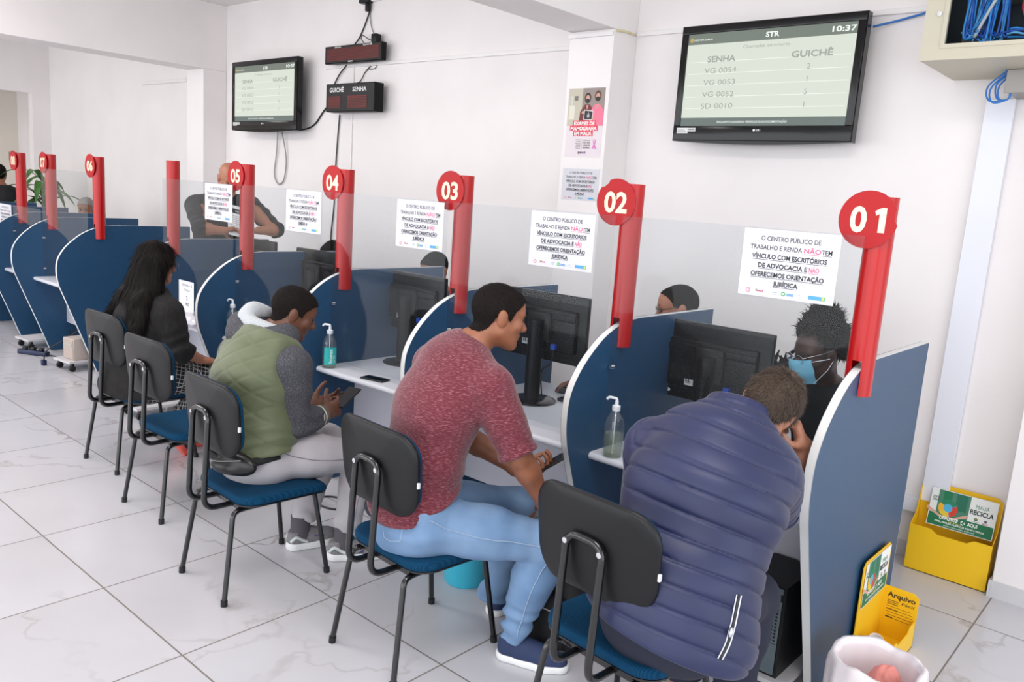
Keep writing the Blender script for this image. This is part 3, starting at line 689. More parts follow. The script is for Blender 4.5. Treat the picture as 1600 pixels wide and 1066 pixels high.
MB().box((-0.035, -0.03, 0), (0.035, 0.03, 0.075), 0.008).build('supply_body', M_blackpl, ps, smooth=True, angle=40)
MB().tube(spline([(-0.036, 0.0, 0.02), (-0.10, 0.0, 0.04), (-0.18, 0.0, 0.075), (-0.20, 0.0, 0.05), (-0.15, 0.0, 0.002)], 6), 0.004, 8).build('lead', M_wire, ps, smooth=True)
wire('power_cable', [(-5.895, yb, 3.26), (-5.95, yb, 3.16), (-6.02, yb, 3.06), (-6.06, 4.62, 2.99)], 0.006, M_wire, 'black cable from the high socket down to the upper LED display')
wire('thin_cable', [(-5.885, yb, 3.26), (-5.86, yb, 3.14), (-5.80, yb, 3.04), (-5.775, yb, 2.93), (-5.78, yb, 2.80), (-5.90, yb, 2.79)], 0.003, M_wire, 'thin wavy black wire hanging right of the upper LED display')
wire('link_cable', [(-6.18, 4.64, 2.834), (-6.28, 4.64, 2.76), (-6.37, 4.645, 2.66), (-6.32, 4.63, 2.655)], 0.006, M_wire, 'short black cable joining the two LED displays')
wire('curly_cable', [(-5.83, yb, 2.83), (-5.93, yb, 2.76), (-5.96, yb, 2.72), (-6.02, yb, 2.68), (-6.18, yb, 2.675), (-6.25, yb, 2.66)], 0.004, M_wire, 'thin curled black wire above the lower LED display')
wire('signal_cable', [(-6.40, yb, 2.52), (-6.52, yb, 2.44), (-6.63, yb, 2.34), (-6.75, yb, 2.29), (-6.95, 4.645, 2.265)], 0.007, M_wire, 'black cable from the lower LED display to the left television')
wire('hanging_cable', [(-6.27, yb, 2.41), (-6.29, yb, 2.2), (-6.31, yb, 1.9), (-6.315, yb, 1.6), (-6.35, yb, 1.3), (-6.34, yb, 1.0)], 0.006, M_wire, 'black cable hanging down from the lower LED display behind post 04')
wire('cable_loop', [(-7.22, 4.62, 2.27), (-7.27, 4.64, 2.05), (-7.31, 4.645, 1.85), (-7.24, 4.645, 1.75), (-7.14, 4.645, 1.80), (-7.10, 4.64, 2.0), (-7.15, 4.62, 2.26)], 0.006, M_wgrey, 'grey cable loop hanging under the left television')
wire('network_cable', [(-1.62, 4.60, 2.80), (-1.50, 4.635, 2.83), (-1.35, 4.635, 2.86), (-1.21, 4.63, 2.875)], 0.006, M_wblue, 'blue network cable from the right television to the cabinet')
wire('duct_cable', [(-3.125, 4.62, 2.87), (-3.128, 4.53, 2.872), (-3.13, 4.42, 2.86)], 0.007, mat('yellow_sleeve', (214, 204, 160), 0.5), 'pale cable bridging the duct round the pilaster corner')

# ------------------------------------------------------------------ poster on the pilaster
pw, ph = 0.293, 0.438
s = Sheet(pw, ph, (226, 216, 220))
y0 = 0.20; s.rect(0, y0, pw, ph-y0, (150, 138, 132)); s.rect(0, y0, 0.115, ph-y0, (196, 190, 172)); s.rect(0.012, 0.24, 0.045, 0.09, (222, 218, 202)).rect(0.02, 0.33, 0.02, 0.06, (206, 204, 196)).rect(0.05, 0.36, 0.03, 0.03, (118, 116, 112))
# two women holding a picture
for cx, sh_, hair, top in ((0.158, 0, (58, 44, 40), (112, 44, 52)), (0.238, 0.012, (92, 66, 56), (238, 122, 150))):
    s.ell(cx, 0.375+sh_, 0.026, 0.034, hair); s.poly([(cx-0.062, y0), (cx-0.055, 0.29), (cx-0.02, 0.335), (cx+0.02, 0.335), (cx+0.05, 0.30), (cx+0.055, y0)], top)
    s.poly([(cx-0.010, 0.33), (cx+0.010, 0.33), (cx, 0.30)], (206, 158, 136)); s.ell(cx, 0.370+sh_, 0.017, 0.024, (206, 158, 136)); s.ell(cx, 0.358+sh_, 0.0175, 0.014, (44, 42, 44))
s.poly([(0.133, 0.238), (0.205, 0.235), (0.21, 0.295), (0.137, 0.302)], (222, 218, 214)).poly([(0.138, 0.243), (0.201, 0.240), (0.205, 0.290), (0.142, 0.297)], (40, 40, 44)); s.ell(0.172, 0.262, 0.011, 0.012, (170, 172, 176)).poly([(0.163, 0.267), (0.181, 0.267), (0.172, 0.288)], (170, 172, 176)); s.ell(0.126, 0.285, 0.010, 0.010, (206, 158, 136)).ell(0.215, 0.25, 0.010, 0.010, (206, 158, 136))
PK = (222, 74, 92)
s.rect(0.052, 0.198, 0.185, 0.036, PK).rect(0.030, 0.167, 0.226, 0.034, PK).rect(0.060, 0.133, 0.160, 0.036, PK)
W = (250, 248, 248)
s.text('EXAMES DE', 0.145, 0.204, 0.022, W, 0.03, fit=0.165).text('MAMOGRAFIA', 0.143, 0.172, 0.022, W, 0.03, fit=0.21).text('EM MAUÁ', 0.140, 0.140, 0.022, W, 0.03, fit=0.14)
GR = (140, 132, 136)
for k in range(6): s.rect(0.085+0.006*(k % 2), 0.108-0.011*k, 0.042-0.006*(k % 2), 0.004, GR)
s.rect(0.138, 0.05, 0.0015, 0.065, GR)
for k, (tx, b) in enumerate((('ESCOLHA', 0.0), ('PELA VIDA', 0.02), ('ANOS DE', 0.02), ('ESPERA', 0.03))): s.text(tx, 0.178, 0.103-0.0155*k, 0.009, (110, 100, 106), b, fit=0.055)
for sg in (-1, 1): s.poly([(0.238-sg*0.016, 0.055), (0.238-sg*0.008, 0.052), (0.238+sg*0.010, 0.098), (0.238+sg*0.003, 0.104)], (224, 120, 196))
s.ell(0.238, 0.103, 0.011, 0.011, (224, 120, 196)).ell(0.238, 0.102, 0.005, 0.007, (226, 216, 220))
s.ell(0.118, 0.028, 0.008, 0.009, (120, 110, 100)).text('MAUÁ', 0.152, 0.023, 0.012, (120, 60, 140), 0.03, fit=0.046)
tag(s.build('poster', (-3.455, 4.3985, 2.076), UX, UZ), 'mammography campaign poster with two women on the pilaster', 'poster')

# ------------------------------------------------------------------ cable cabinet at the top right
cb = thing('cable_cabinet', 'cream wall cabinet full of blue network cables at the top right', 'cabinet', (-1.205, 4.06, 2.52))
M_cream2 = mat('cream_powder_coat', (192, 186, 166), 0.45)
W_, D_, H_ = 0.62, YW-4.06-0.001, 0.55
c = MB().box((0, 0.02, 0), (W_, D_, 0.012)).box((0, 0.02, H_-0.012), (W_, D_, H_)).box((0, 0.02, 0.012), (0.012, D_, H_-0.012)).box((W_-0.012, 0.02, 0.012), (W_, D_, H_-0.012)).box((0.012, D_-0.012, 0.012), (W_-0.012, D_, H_-0.012))
c.build('cabinet_body', M_cream2, cb)
d = MB(); a, b, lo, hi = 0.095, W_-0.03, 0.065, H_-0.05
d.box((-0.002, 0, -0.002), (a, 0.0199, H_)).box((b, 0, -0.002), (W_, 0.0199, H_)).box((a, 0, -0.002), (b, 0.0199, lo)).box((a, 0, hi), (b, 0.0199, H_))
e = 0.018; d.box((a-e, -0.004, lo-e), (a, 0.0, hi+e)).box((b, -0.004, lo-e), (b+e, 0.0, hi+e)).box((a, -0.004, lo-e), (b, 0.0, lo)).box((a, -0.004, hi), (b, 0.0, hi+e))
d.build('door', M_cream2, cb)
MB().box((a, 0.008, lo), (b, 0.011, hi)).build('door_glass', glassy('smoked_glass', (236, 240, 242), 0.0), cb)
MB().tube([(0.058, -0.008, 0.195), (0.058, 0.0, 0.195)], 0.011, 16).box((0.055, -0.0095, 0.190), (0.061, -0.0081, 0.200)).build('lock', M_chrome, cb, smooth=True, angle=40)
MB().box((0.013, 0.30, 0.013), (W_-0.013, 0.31, H_-0.013)).build('back_plate', mat('cabinet_dark', (58, 62, 68), 0.6), cb)
pp = MB().box((0.24, 0.16, 0.27), (0.60, 0.28, 0.37), 0.003, mi=0)
for k in range(9): pp.box((0.26+k*0.038, 0.157, 0.295), (0.285+k*0.038, 0.1602, 0.32), mi=1)
pp.build('patch_panel', [mat('panel_grey', (150, 146, 140), 0.4, metal=0.4), M_vent], cb)
r = np.random.RandomState(3); M_cab = [mat('cable_blue', (60, 156, 232), 0.4), mat('cable_navy', (50, 96, 190), 0.4), mat('cable_sky', (120, 196, 246), 0.4)]
def cabinet_cable(x0, z0, x1, z1, sag, m, y=0.1, rr=0.0045):
    mx = (x0+x1)/2; pts = [(x0, y+r.uniform(-.02, .02), z0), (x0+(mx-x0)*0.4+r.uniform(-.02, .02), y+r.uniform(-.03, .03), z0-sag*0.7), (mx+r.uniform(-.02, .02), y+r.uniform(-.03, .03), min(z0, z1)-sag), (x1+r.uniform(-.02, .02), y, z1)]
    MB().tube(spline(pts, 7), rr, 7).build('patch_cable', m, cb, smooth=True)
for k in range(16): cabinet_cable(0.13+0.008*k, 0.30+r.uniform(-.01, .03), 0.115+r.uniform(0, .10), 0.09+r.uniform(0, 0.05), r.uniform(-0.03, 0.01), M_cab[k % 3])
for k in range(14): cabinet_cable(0.235+0.006*k, 0.33+r.uniform(-.02, .03), 0.20+r.uniform(0, .10), 0.085+r.uniform(0, 0.05), r.uniform(-0.02, 0.015), M_cab[(k+1) % 3])
for k in range(4): cabinet_cable(0.32, 0.13-0.012*k, 0.58, 0.10-0.005*k, 0.0, M_cab[k % 3], y=0.08)
for k in range(3): cabinet_cable(0.33, 0.29-0.01*k, 0.57, 0.25-0.01*k, 0.0, M_cab[2], y=0.07)
MB().tube(spline([(0.36, 0.14, 0.30), (0.36, 0.09, 0.22), (0.39, 0.08, 0.165), (0.46, 0.08, 0.17), (0.56, 0.09, 0.2)], 8), 0.006, 8).build('patch_cable', mat('cable_red', (206, 60, 76), 0.4), cb, smooth=True)
MB().tube(spline([(0.30, 0.09, 0.34), (0.25, 0.07, 0.24), (0.19, 0.08, 0.10)], 8), 0.007, 8).build('patch_cable', mat('cable_white', (220, 218, 214), 0.4), cb, smooth=True)
MB().box((0.13, 0.12, 0.02), (0.24, 0.28, 0.16), 0.004).build('switch_unit', mat('brown_unit', (104, 90, 82), 0.5), cb)
jb = thing('junction_box', 'grey steel junction box under the cable cabinet', 'junction box', (-0.985, 4.20, 2.42))
MB().box((0.075, 0.2, 0.0), (0.32, 0.455, 0.095), 0.002).box((0.07, 0.19, -0.005), (0.33, 0.1995, 0.099), 0.002).build('box_body', mat('galvanised', (150, 146, 142), 0.4, metal=0.5), jb)
for k, (dx, dz) in enumerate(((0.0, 0.0), (0.012, -0.006), (0.03, 0.01), (0.04, 0.004))):
    tag(MB().tube(spline([(-0.915+dx, 4.42, 2.525), (-0.99+dx*1.2, 4.42, 2.45+dz), (-0.975+dx, 4.42, 2.385+dz), (-0.90, 4.415, 2.39), (-0.888, 4.41, 2.43)], 8), 0.004, 8).build('cable_tail', M_wblue, None, smooth=True), 'blue cable looping out below the cabinet into the junction box', 'cable', 'blue cable tails below the cabinet')
# ------------------------------------------------------------------ visitors' chairs
M_chair = mat('chair_black_shell', (17, 18, 21), 0.42, spec=0.35, bump=(220, 0.12, 0.0008)); M_tube = mat('chair_black_tube', (14, 14, 16), 0.22, coat=0.4)
def fabric_weave(name, rgb_a, rgb_b):
    m = mat(name, rgb_a, 0.9, spec=0.2); nt = m.node_tree; L = nt.links.new; b = nt.nodes['Principled BSDF']
    tc = nt.nodes.new('ShaderNodeTexCoord'); w = nt.nodes.new('ShaderNodeTexWave'); w.inputs['Scale'].default_value = 42; w.inputs['Distortion'].default_value = 1.5; w.inputs['Detail Scale'].default_value = 9
    mp = nt.nodes.new('ShaderNodeMapping'); mp.inputs['Rotation'].default_value = (0, 0, 0.25); L(tc.outputs['Object'], mp.inputs[0]); L(mp.outputs[0], w.inputs['Vector'])
    r = nt.nodes.new('ShaderNodeMix'); r.data_type = 'RGBA'; r.inputs['A'].default_value = lin(rgb_a); r.inputs['B'].default_value = lin(rgb_b)
    L(w.outputs['Fac'], r.inputs['Factor']); L(r.outputs['Result'], b.inputs['Base Color'])
    bp = nt.nodes.new('ShaderNodeBump'); bp.inputs['Strength'].default_value = 0.5; bp.inputs['Distance'].default_value = 0.001; L(w.outputs['Fac'], bp.inputs['Height']); L(bp.outputs['Normal'], b.inputs['Normal'])
    return m
M_seat = fabric_weave('teal_blue_fabric', (0, 48, 78), (4, 62, 94))
def slab(outline, zf, z0f, name, m, parent, inset=0.012):
    """cushion: rounded outline (x,y) with a rounded rim; zf(x,y) is the top, z0f the underside"""
    cx = sum(p[0] for p in outline)/len(outline); cy = sum(p[1] for p in outline)/len(outline); n = len(outline); mb = MB(); rings = []
    def ring(f, g, t):
        return [(cx+(p[0]-cx)*f, cy+(p[1]-cy)*f, g(cx+(p[0]-cx)*f, cy+(p[1]-cy)*f)+t) for p in outline]
    k = inset
    rings = [ring(0.55, z0f, 0), ring(0.93, z0f, 0.0), ring(0.985, z0f, 0.006), ring(1.0, z0f, 0.014)]
    def mid(f, t): return [(cx+(p[0]-cx)*f, cy+(p[1]-cy)*f, z0f(p[0], p[1])*(1-t)+zf(p[0], p[1])*t) for p in outline]
    rings += [mid(1.0, 0.62), mid(0.985, 0.86), ring(0.955, zf, -0.002), ring(0.85, zf, 0.0), ring(0.6, zf, 0.0), ring(0.3, zf, 0.0)]
    vs = [p for r_ in rings for p in r_]; fs = []
    for i in range(len(rings)-1):
        for j in range(n): fs.append((i*n+j, i*n+(j+1) % n, (i+1)*n+(j+1) % n, (i+1)*n+j))
    fs += [tuple(range(n))[::-1], tuple((len(rings)-1)*n+j for j in range(n))]
    return mb.add(vs, fs).build(name, m, parent, smooth=True, angle=50)
def make_chair(label):
    t = thing('office_chair', label, 'chair', (0, 0, 0), 0, 'black visitor chairs with blue seats')
    ol = rrect(-0.232, -0.185, 0.232, 0.262, 0.09, 8)
    droop = lambda y: -0.035*max(0, (y-0.12)/0.14)**2
    slab(ol, lambda x, y: 0.468+droop(y)-0.010*(1-(abs(x)/0.23)**2)*(1 if abs(y) < 0.2 else 0.5), lambda x, y: 0.422+droop(y)*0.8, 'seat', M_seat, t)
    slab([(p[0]*0.985, p[1]*0.985) for p in ol], lambda x, y: 0.424+droop(y)*0.8, lambda x, y: 0.412+droop(y)*0.8, 'seat_pan', M_tube, t)
    # backrest: black moulded shell with a padded front, bowed round the sitter
    bw, b0, b1 = 0.240, 0.635, 0.955
    bo = rrect(-bw, b0, bw, b1, 0.10, 8)
    bo = [(p[0]*(0.93+0.07*(p[1]-b0)/(b1-b0)), p[1]) for p in bo]
    def shell(y_in, thick, name, m, sc=1.0):
        mb = MB(); cz = (b0+b1)/2; n = len(bo)
        def yy(x, z): return -0.235-0.10*(z-b0)+0.55*x*x+y_in
        rings = []
        for f, dy in ((0.25, 0), (0.55, 0), (0.80, 0), (0.94, 0.001), (0.985, 0.004), (1.0, 0.009)): rings.append([(p[0]*f*sc, yy(p[0]*f*sc, cz+(p[1]-cz)*f)+dy, cz+(p[1]-cz)*f*sc) for p in bo])
        for f, dy in ((1.0, thick-0.009), (0.985, thick-0.003), (0.94, thick), (0.8, thick), (0.5, thick), (0.25, thick)): rings.append([(p[0]*f*sc, yy(p[0]*f*sc, cz+(p[1]-cz)*f)+dy, cz+(p[1]-cz)*f*sc) for p in bo])
        vs = [q for r_ in rings for q in r_]; fs = []
        for i in range(len(rings)-1):
            for j in range(n): fs.append((i*n+j, i*n+(j+1) % n, (i+1)*n+(j+1) % n, (i+1)*n+j))
        fs += [tuple(range(n))[::-1], tuple((len(rings)-1)*n+j for j in range(n))]
        return mb.add(vs, fs).build(name, m, t, smooth=True, angle=60)
    shell(0.0, 0.026, 'backrest', M_chair)
    shell(0.022, 0.026, 'back_pad', M_seat, 0.945)
    MB().box((0.2300, -0.216, 0.768), (0.2385, -0.205, 0.790), 0.002).build('edge_tag', M_sticker, t)
    # hoop that carries the back
    R = 0.0125
    hp = [(-0.07, 0.03, 0.398), (-0.07, -0.285, 0.398), (-0.07, -0.268, 0.72), (-0.07, -0.263, 0.825), (0.07, -0.263, 0.825), (0.07, -0.268, 0.72), (0.07, -0.285, 0.398), (0.07, 0.03, 0.398)]
    MB().tube(fillet(hp, 0.062, 8), R, 12).build('back_support', M_tube, t, smooth=True, angle=50)
    for s in (-1, 1):
        b_ = MB().tube([(s*0.066, -0.277, 0.800), (s*0.066, -0.255, 0.800)], 0.009, 14); b_.build('bolt', M_chrome, t, smooth=True, angle=40)
    for s in (-1, 1):
        MB().tube([(s*0.155, -0.17, 0.398), (s*0.155, 0.20, 0.398)], 0.0115, 12).build('side_rail', M_tube, t, smooth=True, angle=50)
        for e, y0, y1 in ((-1, -0.13, -0.255), (1, 0.16, 0.255)):
            MB().tube(fillet([(s*0.155, y0, 0.398), (s*0.165, y1*0.78, 0.398), (s*0.20, y1, 0.012)], 0.05, 6), 0.0115, 12).build('leg', M_tube, t, smooth=True, angle=50)
            MB().tube([(s*0.1985, y1*0.996, 0.026), (s*0.2, y1, 0.0005)], 0.0145, 12).build('leg_cap', M_tower, t.children[-1], smooth=True, angle=40)
    for y in (-0.15, 0.17): MB().box((-0.16, y-0.010, 0.388), (0.16, y+0.010, 0.411), 0.003).build('crossbar', M_tube, t, smooth=True, angle=40)
    return t
chairs = [(-4.965, 2.232, 0.05, 'black chair with blue seat under the long-haired woman'),
          (-4.130, 2.105, 0.04, 'empty black chair with blue seat behind the long-haired woman'),
          (-3.142, 1.930, -0.04, 'black chair with blue seat under the man in the green vest'),
          (-2.210, 2.080, -0.06, 'black chair with blue seat under the man in the maroon sweater'),
          (-1.262, 2.130, -0.07, 'black chair with blue seat in the foreground behind the man in the navy jacket')]
ch0 = make_chair(chairs[0][3]); ch0.location = chairs[0][:2]+(0,); ch0.rotation_euler = (0, 0, chairs[0][2])
for x, y, a, lab in chairs[1:]: dup(ch0, (x, y, 0), a, lab)

# ------------------------------------------------------------------ yellow paper boxes for recycling
M_card = mat('yellow_cardboard', (244, 196, 22), 0.45); M_card_in = mat('yellow_cardboard_inner', (240, 190, 20), 0.55)
def recycle_sheet(w, h):
    s = Sheet(w, h, (238, 240, 236), 0.0006); k = w/0.30; GRN = (20, 116, 74)
    s.rect(0.003*k, 0.003*k, w-0.006*k, 0.062*k, GRN)
    s.rect(0.003*k, 0.065*k, 0.175*k, h-0.068*k, (70, 130, 104)); 
    s.rect(0.003*k, 0.065*k, 0.03*k, h-0.068*k, (226, 230, 226)).rect(0.055*k, 0.12*k, 0.04*k, h-0.124*k, GRN).rect(0.115*k, 0.10*k, 0.05*k, h-0.104*k, (30, 110, 84))
    s.text('LIXO', 0.024*k, 0.14*k, 0.010*k, (50, 60, 60), 0.03, fit=0.03*k).text('ZERO', 0.024*k, 0.126*k, 0.010*k, (50, 60, 60), 0.03, fit=0.03*k)
    cx, cy, R = 0.085*k, 0.100*k, 0.044*k
    s.ell(cx, cy, R, R, (74, 176, 216), 36)
    def wedge(a0, a1, r0, r1, c): s.poly([(cx+r1*math.cos(math.radians(a)), cy+r1*math.sin(math.radians(a))) for a in np.linspace(a0, a1, 9)]+[(cx+r0*math.cos(math.radians(a)), cy+r0*math.sin(math.radians(a))) for a in np.linspace(a1, a0, 9)], c)
    wedge(30, 150, 0.5*R, R, (30, 128, 90)); wedge(150, 215, 0.45*R, R, (236, 176, 40)); wedge(215, 285, 0.45*R, R, (226, 196, 50)); wedge(-72, 28, 0.45*R, R, (206, 64, 44))
    for sg in (-1, 1): s.poly([(cx+sg*0.095*k, cy-0.022*k), (cx+sg*0.03*k, cy-0.052*k), (cx+sg*0.005*k, cy-0.046*k), (cx+sg*0.03*k, cy-0.040*k), (cx+sg*0.095*k, cy-0.006*k)], (214, 166, 146))
    s.text('MAUÁ', 0.235*k, 0.135*k, 0.020*k, (70, 130, 100), 0.0, fit=0.06*k).text('RECICLA', 0.236*k, 0.105*k, 0.022*k, (40, 60, 56), 0.035, fit=0.105*k)
    s.ell(0.215*k, 0.083*k, 0.008*k, 0.008*k, (60, 110, 60)).ell(0.215*k, 0.085*k, 0.004*k, 0.004*k, (220, 170, 50)).rect(0.198*k, 0.070*k, 0.034*k, 0.002*k, (120, 140, 120))
    s.ell(0.258*k, 0.083*k, 0.006*k, 0.007*k, (90, 90, 100)).text('MAUÁ', 0.258*k, 0.068*k, 0.006*k, (170, 50, 90), 0.03)
    W = (244, 248, 244)
    s.text('DEPOSITE', 0.098*k, 0.041*k, 0.016*k, W, 0.035, fit=0.085*k).text('AQUI', 0.205*k, 0.041*k, 0.016*k, W, 0.035, fit=0.045*k)
    for a in (90, 210, 330):
        c, d = math.cos(math.radians(a)), math.sin(math.radians(a)); c2, d2 = math.cos(math.radians(a+75)), math.sin(math.radians(a+75)); r_ = 0.012*k; ox, oy = 0.162*k, 0.047*k
        s.poly([(ox+c*r_, oy+d*r_), (ox+c2*r_, oy+d2*r_), (ox+c2*r_*0.55, oy+d2*r_*0.55), (ox+c*r_*0.55, oy+d*r_*0.55)], W)
    s.text('PAPEL, PAPELÃO, PLÁSTICOS, METAIS E VIDROS.', 0.15*k, 0.022*k, 0.008*k, W, 0.03, fit=0.225*k)
    s.rect(0.10*k, 0.034*k, 0.06*k, 0.002*k, (220, 200, 60)).text('Juntos com o meio ambiente!', 0.15*k, 0.009*k, 0.008*k, W, 0.0, fit=0.14*k, shear=0.2)
    return s
def yellow_box(name, label, loc, rz, w, d, hf, hb, h0=0.0, h1=0.0):
    """open paper box: low front, tall back carrying a printed sheet; front faces local -y"""
    t = thing(name, label, 'box', loc, rz, 'yellow recycling boxes'); th = 0.004
    b = MB().box((0, 0, 0), (w, d, th))
    b.prism([(0, 0.0), (w, 0.0), (w, hf), (w*0.78, hf-0.0), (w*0.70, hf-0.022), (w*0.34, hf-0.022), (w*0.26, hf), (0, hf)], 0.0, th, 'y')
    b.build('front_wall', M_card, t)
    sl = lambda x, q: MB().prism([(0.0, 0.0), (d, 0.0), (d, hb*0.94), (d-0.02, hb*0.94), (d*0.62, hf+0.05), (0.004, hf)] if not q else [(0.0, 0.0), (d, 0.0), (d, q), (0.02, q), (0.0, q-0.025)], x, x+th, 'x')
    sl(0, h0).build('side_wall', M_card, t); sl(w-th, h1).build('side_wall', M_card, t)
    MB().prism([(th, 0.0), (w-th, 0.0), (w-th, hb-0.02), (w-0.03, hb), (0.03, hb), (th, hb-0.02)], d-th, d, 'y').build('back_wall', M_card_in, t)
    return t
b1 = yellow_box('recycling_box', 'yellow cardboard recycling box against the wall by the pillar', (-1.035, 4.50, 0), 0.0, 0.385, 0.135, 0.245, 0.455)
recycle_sheet(0.31, 0.195).build('printed_sheet', (0.055, 0.075, 0.245), UX, unit(V3(0, 0.042, 0.19)), b1)
b2 = yellow_box('recycling_box', 'yellow cardboard recycling box on the floor beside partition 01', (-0.755, 3.29, 0), math.radians(90), 0.36, 0.145, 0.12, 0.44, 0.135, 0.235)
recycle_sheet(0.31, 0.195).build('printed_sheet', (0.025, 0.138, 0.235), UX, UZ, b2)
s = Sheet(0.135, 0.15, (240, 190, 20), 0.0004)
K = (60, 50, 30)
s.text('Arquivo', 0.066, 0.115, 0.022, K, 0.035, fit=0.115).text('Fácil', 0.095, 0.092, 0.012, K, 0.01, fit=0.05, shear=0.25)
for k in range(3): s.rect(0.012, 0.097-0.008*k, 0.045, 0.003, K)
for k in range(5): s.rect(0.012, 0.07-0.013*k, 0.11 if k else 0.10, 0.0016, K)
for k, w_ in ((0, 0.05), (2, 0.03)): s.rect(0.012, 0.056-0.018*k, w_, 0.004, K)
s.build('printed_panel', (0.3555, 0.136, 0.075), -UY, UZ, b2)
# a crumpled cup thrown in the box
cp = thing('paper_cup', 'white paper cup lying in the yellow box by partition 01', 'cup', (-0.845, 3.385, 0.055)); cp.rotation_euler = (0.45, 0.2, 0.2); cp.scale = (0.8, 0.8, 0.95)
MB().lathe([(0.0, 0.001), (0.026, 0.0), (0.036, 0.075), (0.034, 0.075), (0.0245, 0.003), (0.0, 0.003)], seg=24).build('cup_wall', mat('paper_white', (232, 228, 224), 0.5), cp, smooth=True, angle=40)

# ------------------------------------------------------------------ bin with a white liner, blue bucket, bags and leads
bn = thing('waste_bin', 'waste bin with a white plastic liner in front of partition 01', 'bin', (-0.685, 2.845, 0))
MB().lathe([(0.0, 0.004), (0.115, 0.0), (0.125, 0.02), (0.142, 0.285), (0.136, 0.285), (0.118, 0.02), (0.0, 0.02)], seg=36).build('bin_body', mat('salmon_plastic', (214, 150, 146), 0.45), bn, smooth=True, angle=40)
def liner():
    mb = MB(); seg = 72; prof = []; r_ = np.random.RandomState(9); ph = r_.uniform(0, 6.28, 8)
    rows = [(0.130, 0.06), (0.136, 0.17), (0.140, 0.21), (0.1355, 0.265), (0.1315, 0.292), (0.146, 0.305), (0.156, 0.296), (0.157, 0.26), (0.158, 0.20), (0.160, 0.13), (0.162, 0.06)]
    rows = [(0.110, 0.05), (0.124, 0.12), (0.1285, 0.20), (0.1325, 0.28), (0.139, 0.303), (0.149, 0.305), (0.154, 0.295), (0.1545, 0.26), (0.154, 0.20), (0.153, 0.13), (0.152, 0.075)]
    vs = []
    for i, (rr, zz) in enumerate(rows):
        amp = 0.0035 if i < 4 else (0.003 if i < 7 else 0.004+0.0035*(i-6)/4)
        for k in range(seg):
            a = 2*math.pi*k/seg; w = amp*(math.sin(5*a+ph[0]+i*0.4)+0.7*math.sin(9*a+ph[1]-i*0.3)+0.5*math.sin(17*a+ph[2]+i*0.2))
            zz2 = zz+(0.006*math.sin(3*a+ph[3])+0.004*math.sin(7*a+ph[4]) if i in (3, 4, 5, 6) else 0)+(0.02*math.sin(4*a+ph[5]) if i == 10 else 0)
            vs.append(((rr+(abs(w) if i >= 5 else -abs(w)))*math.cos(a), (rr+(abs(w) if i >= 5 else -abs(w)))*math.sin(a), zz2))
    n = len(rows); mb.add(vs, [(i*seg+k, i*seg+(k+1) % seg, (i+1)*seg+(k+1) % seg, (i+1)*seg+k) for i in range(n-1) for k in range(seg)])
    mb.add([vs[k] for k in range(seg)], [tuple(range(seg))])
    return mb
M_liner = mat('white_bin_liner', (236, 228, 230), 0.3)
_b = M_liner.node_tree.nodes['Principled BSDF']; _b.inputs['Transmission Weight'].default_value = 0.0; _b.inputs['Subsurface Weight'].default_value = 0.25; _b.inputs['Subsurface Radius'].default_value = (0.01, 0.006, 0.006)
liner().build('bin_liner', M_liner, bn, smooth=True)
# rubbish inside
crumpled('crumpled_paper', (-0.66, 2.87, 0.052), 0.072, 0.062, 0.145, mat('salmon_paper', (226, 140, 130), 0.6), 'crumpled salmon paper in the lined waste bin', 'paper', 12)
crumpled('crumpled_paper', (-0.72, 2.80, 0.052), 0.040, 0.035, 0.07, mat('paper_white', (232, 228, 224), 0.5), 'crumpled white paper in the lined waste bin', 'paper', 21)
bk = thing('bucket', 'light blue plastic waste bucket on the floor behind the maroon man\'s chair', 'bucket', (-2.455, 2.62, 0))
MB().lathe([(0.0, 0.003), (0.095, 0.0), (0.102, 0.01), (0.122, 0.24), (0.128, 0.242), (0.128, 0.252), (0.119, 0.252), (0.099, 0.012), (0.0, 0.012)], seg=40).build('bucket_wall', mat('aqua_plastic', (60, 182, 208), 0.35), bk, smooth=True, angle=40)
# black backpack by the maroon man's leg
bp_ = thing('backpack', 'black backpack standing on the floor beside the jeans of the maroon man', 'backpack', (-1.84, 2.545, 0), 0.0)
MB().box((-0.14, -0.11, 0.001), (0.14, 0.09, 0.42), 0.06).build('bag_body', mat('black_nylon', (20, 20, 23), 0.7, bump=(60, 0.3, 0.003)), bp_, smooth=True)
MB().box((-0.115, -0.155, 0.03), (0.115, -0.10, 0.26), 0.03).build('front_pocket', mat('black_nylon', (20, 20, 23), 0.7), bp_, smooth=True)
MB().tube([(-0.10, -0.158, 0.20), (0.10, -0.158, 0.205)], 0.003, 6).build('zip', M_wgrey, bp_, smooth=True)
for s_ in (-1, 1): MB().tube(spline([(s_*0.07, 0.088, 0.40), (s_*0.075, 0.115, 0.28), (s_*0.08, 0.11, 0.12), (s_*0.085, 0.088, 0.05)], 6), 0.012, 8).build('shoulder_strap', M_tower, bp_, smooth=True)
MB().tube(spline([(-0.04, 0.0, 0.41), (-0.02, 0.0, 0.45), (0.02, 0.0, 0.45), (0.04, 0.0, 0.41)], 5), 0.007, 8).build('carry_handle', M_tower, bp_, smooth=True)
tag(MB().tube([(-3.60+0.11*math.cos(a)*1.0, 2.70+0.075*math.sin(a), 0.006) for a in np.linspace(0.3, 6.9, 40)]+[(-3.52, 2.86, 0.006), (-3.55, 3.05, 0.03)], 0.0055, 8).build('power_lead', M_wire, None, smooth=True), 'black lead coiled on the floor behind the green vest man\'s feet', 'cable')
ex = thing('extension_socket', 'blue extension socket on the floor left of partition 07', 'extension socket', (-8.35, 2.74, 0), 0.5)
MB().box((-0.16, -0.03, 0.001), (0.16, 0.03, 0.045), 0.008).build('socket_bar', mat('blue_plastic', (14, 28, 66), 0.4), ex, smooth=True, angle=40)
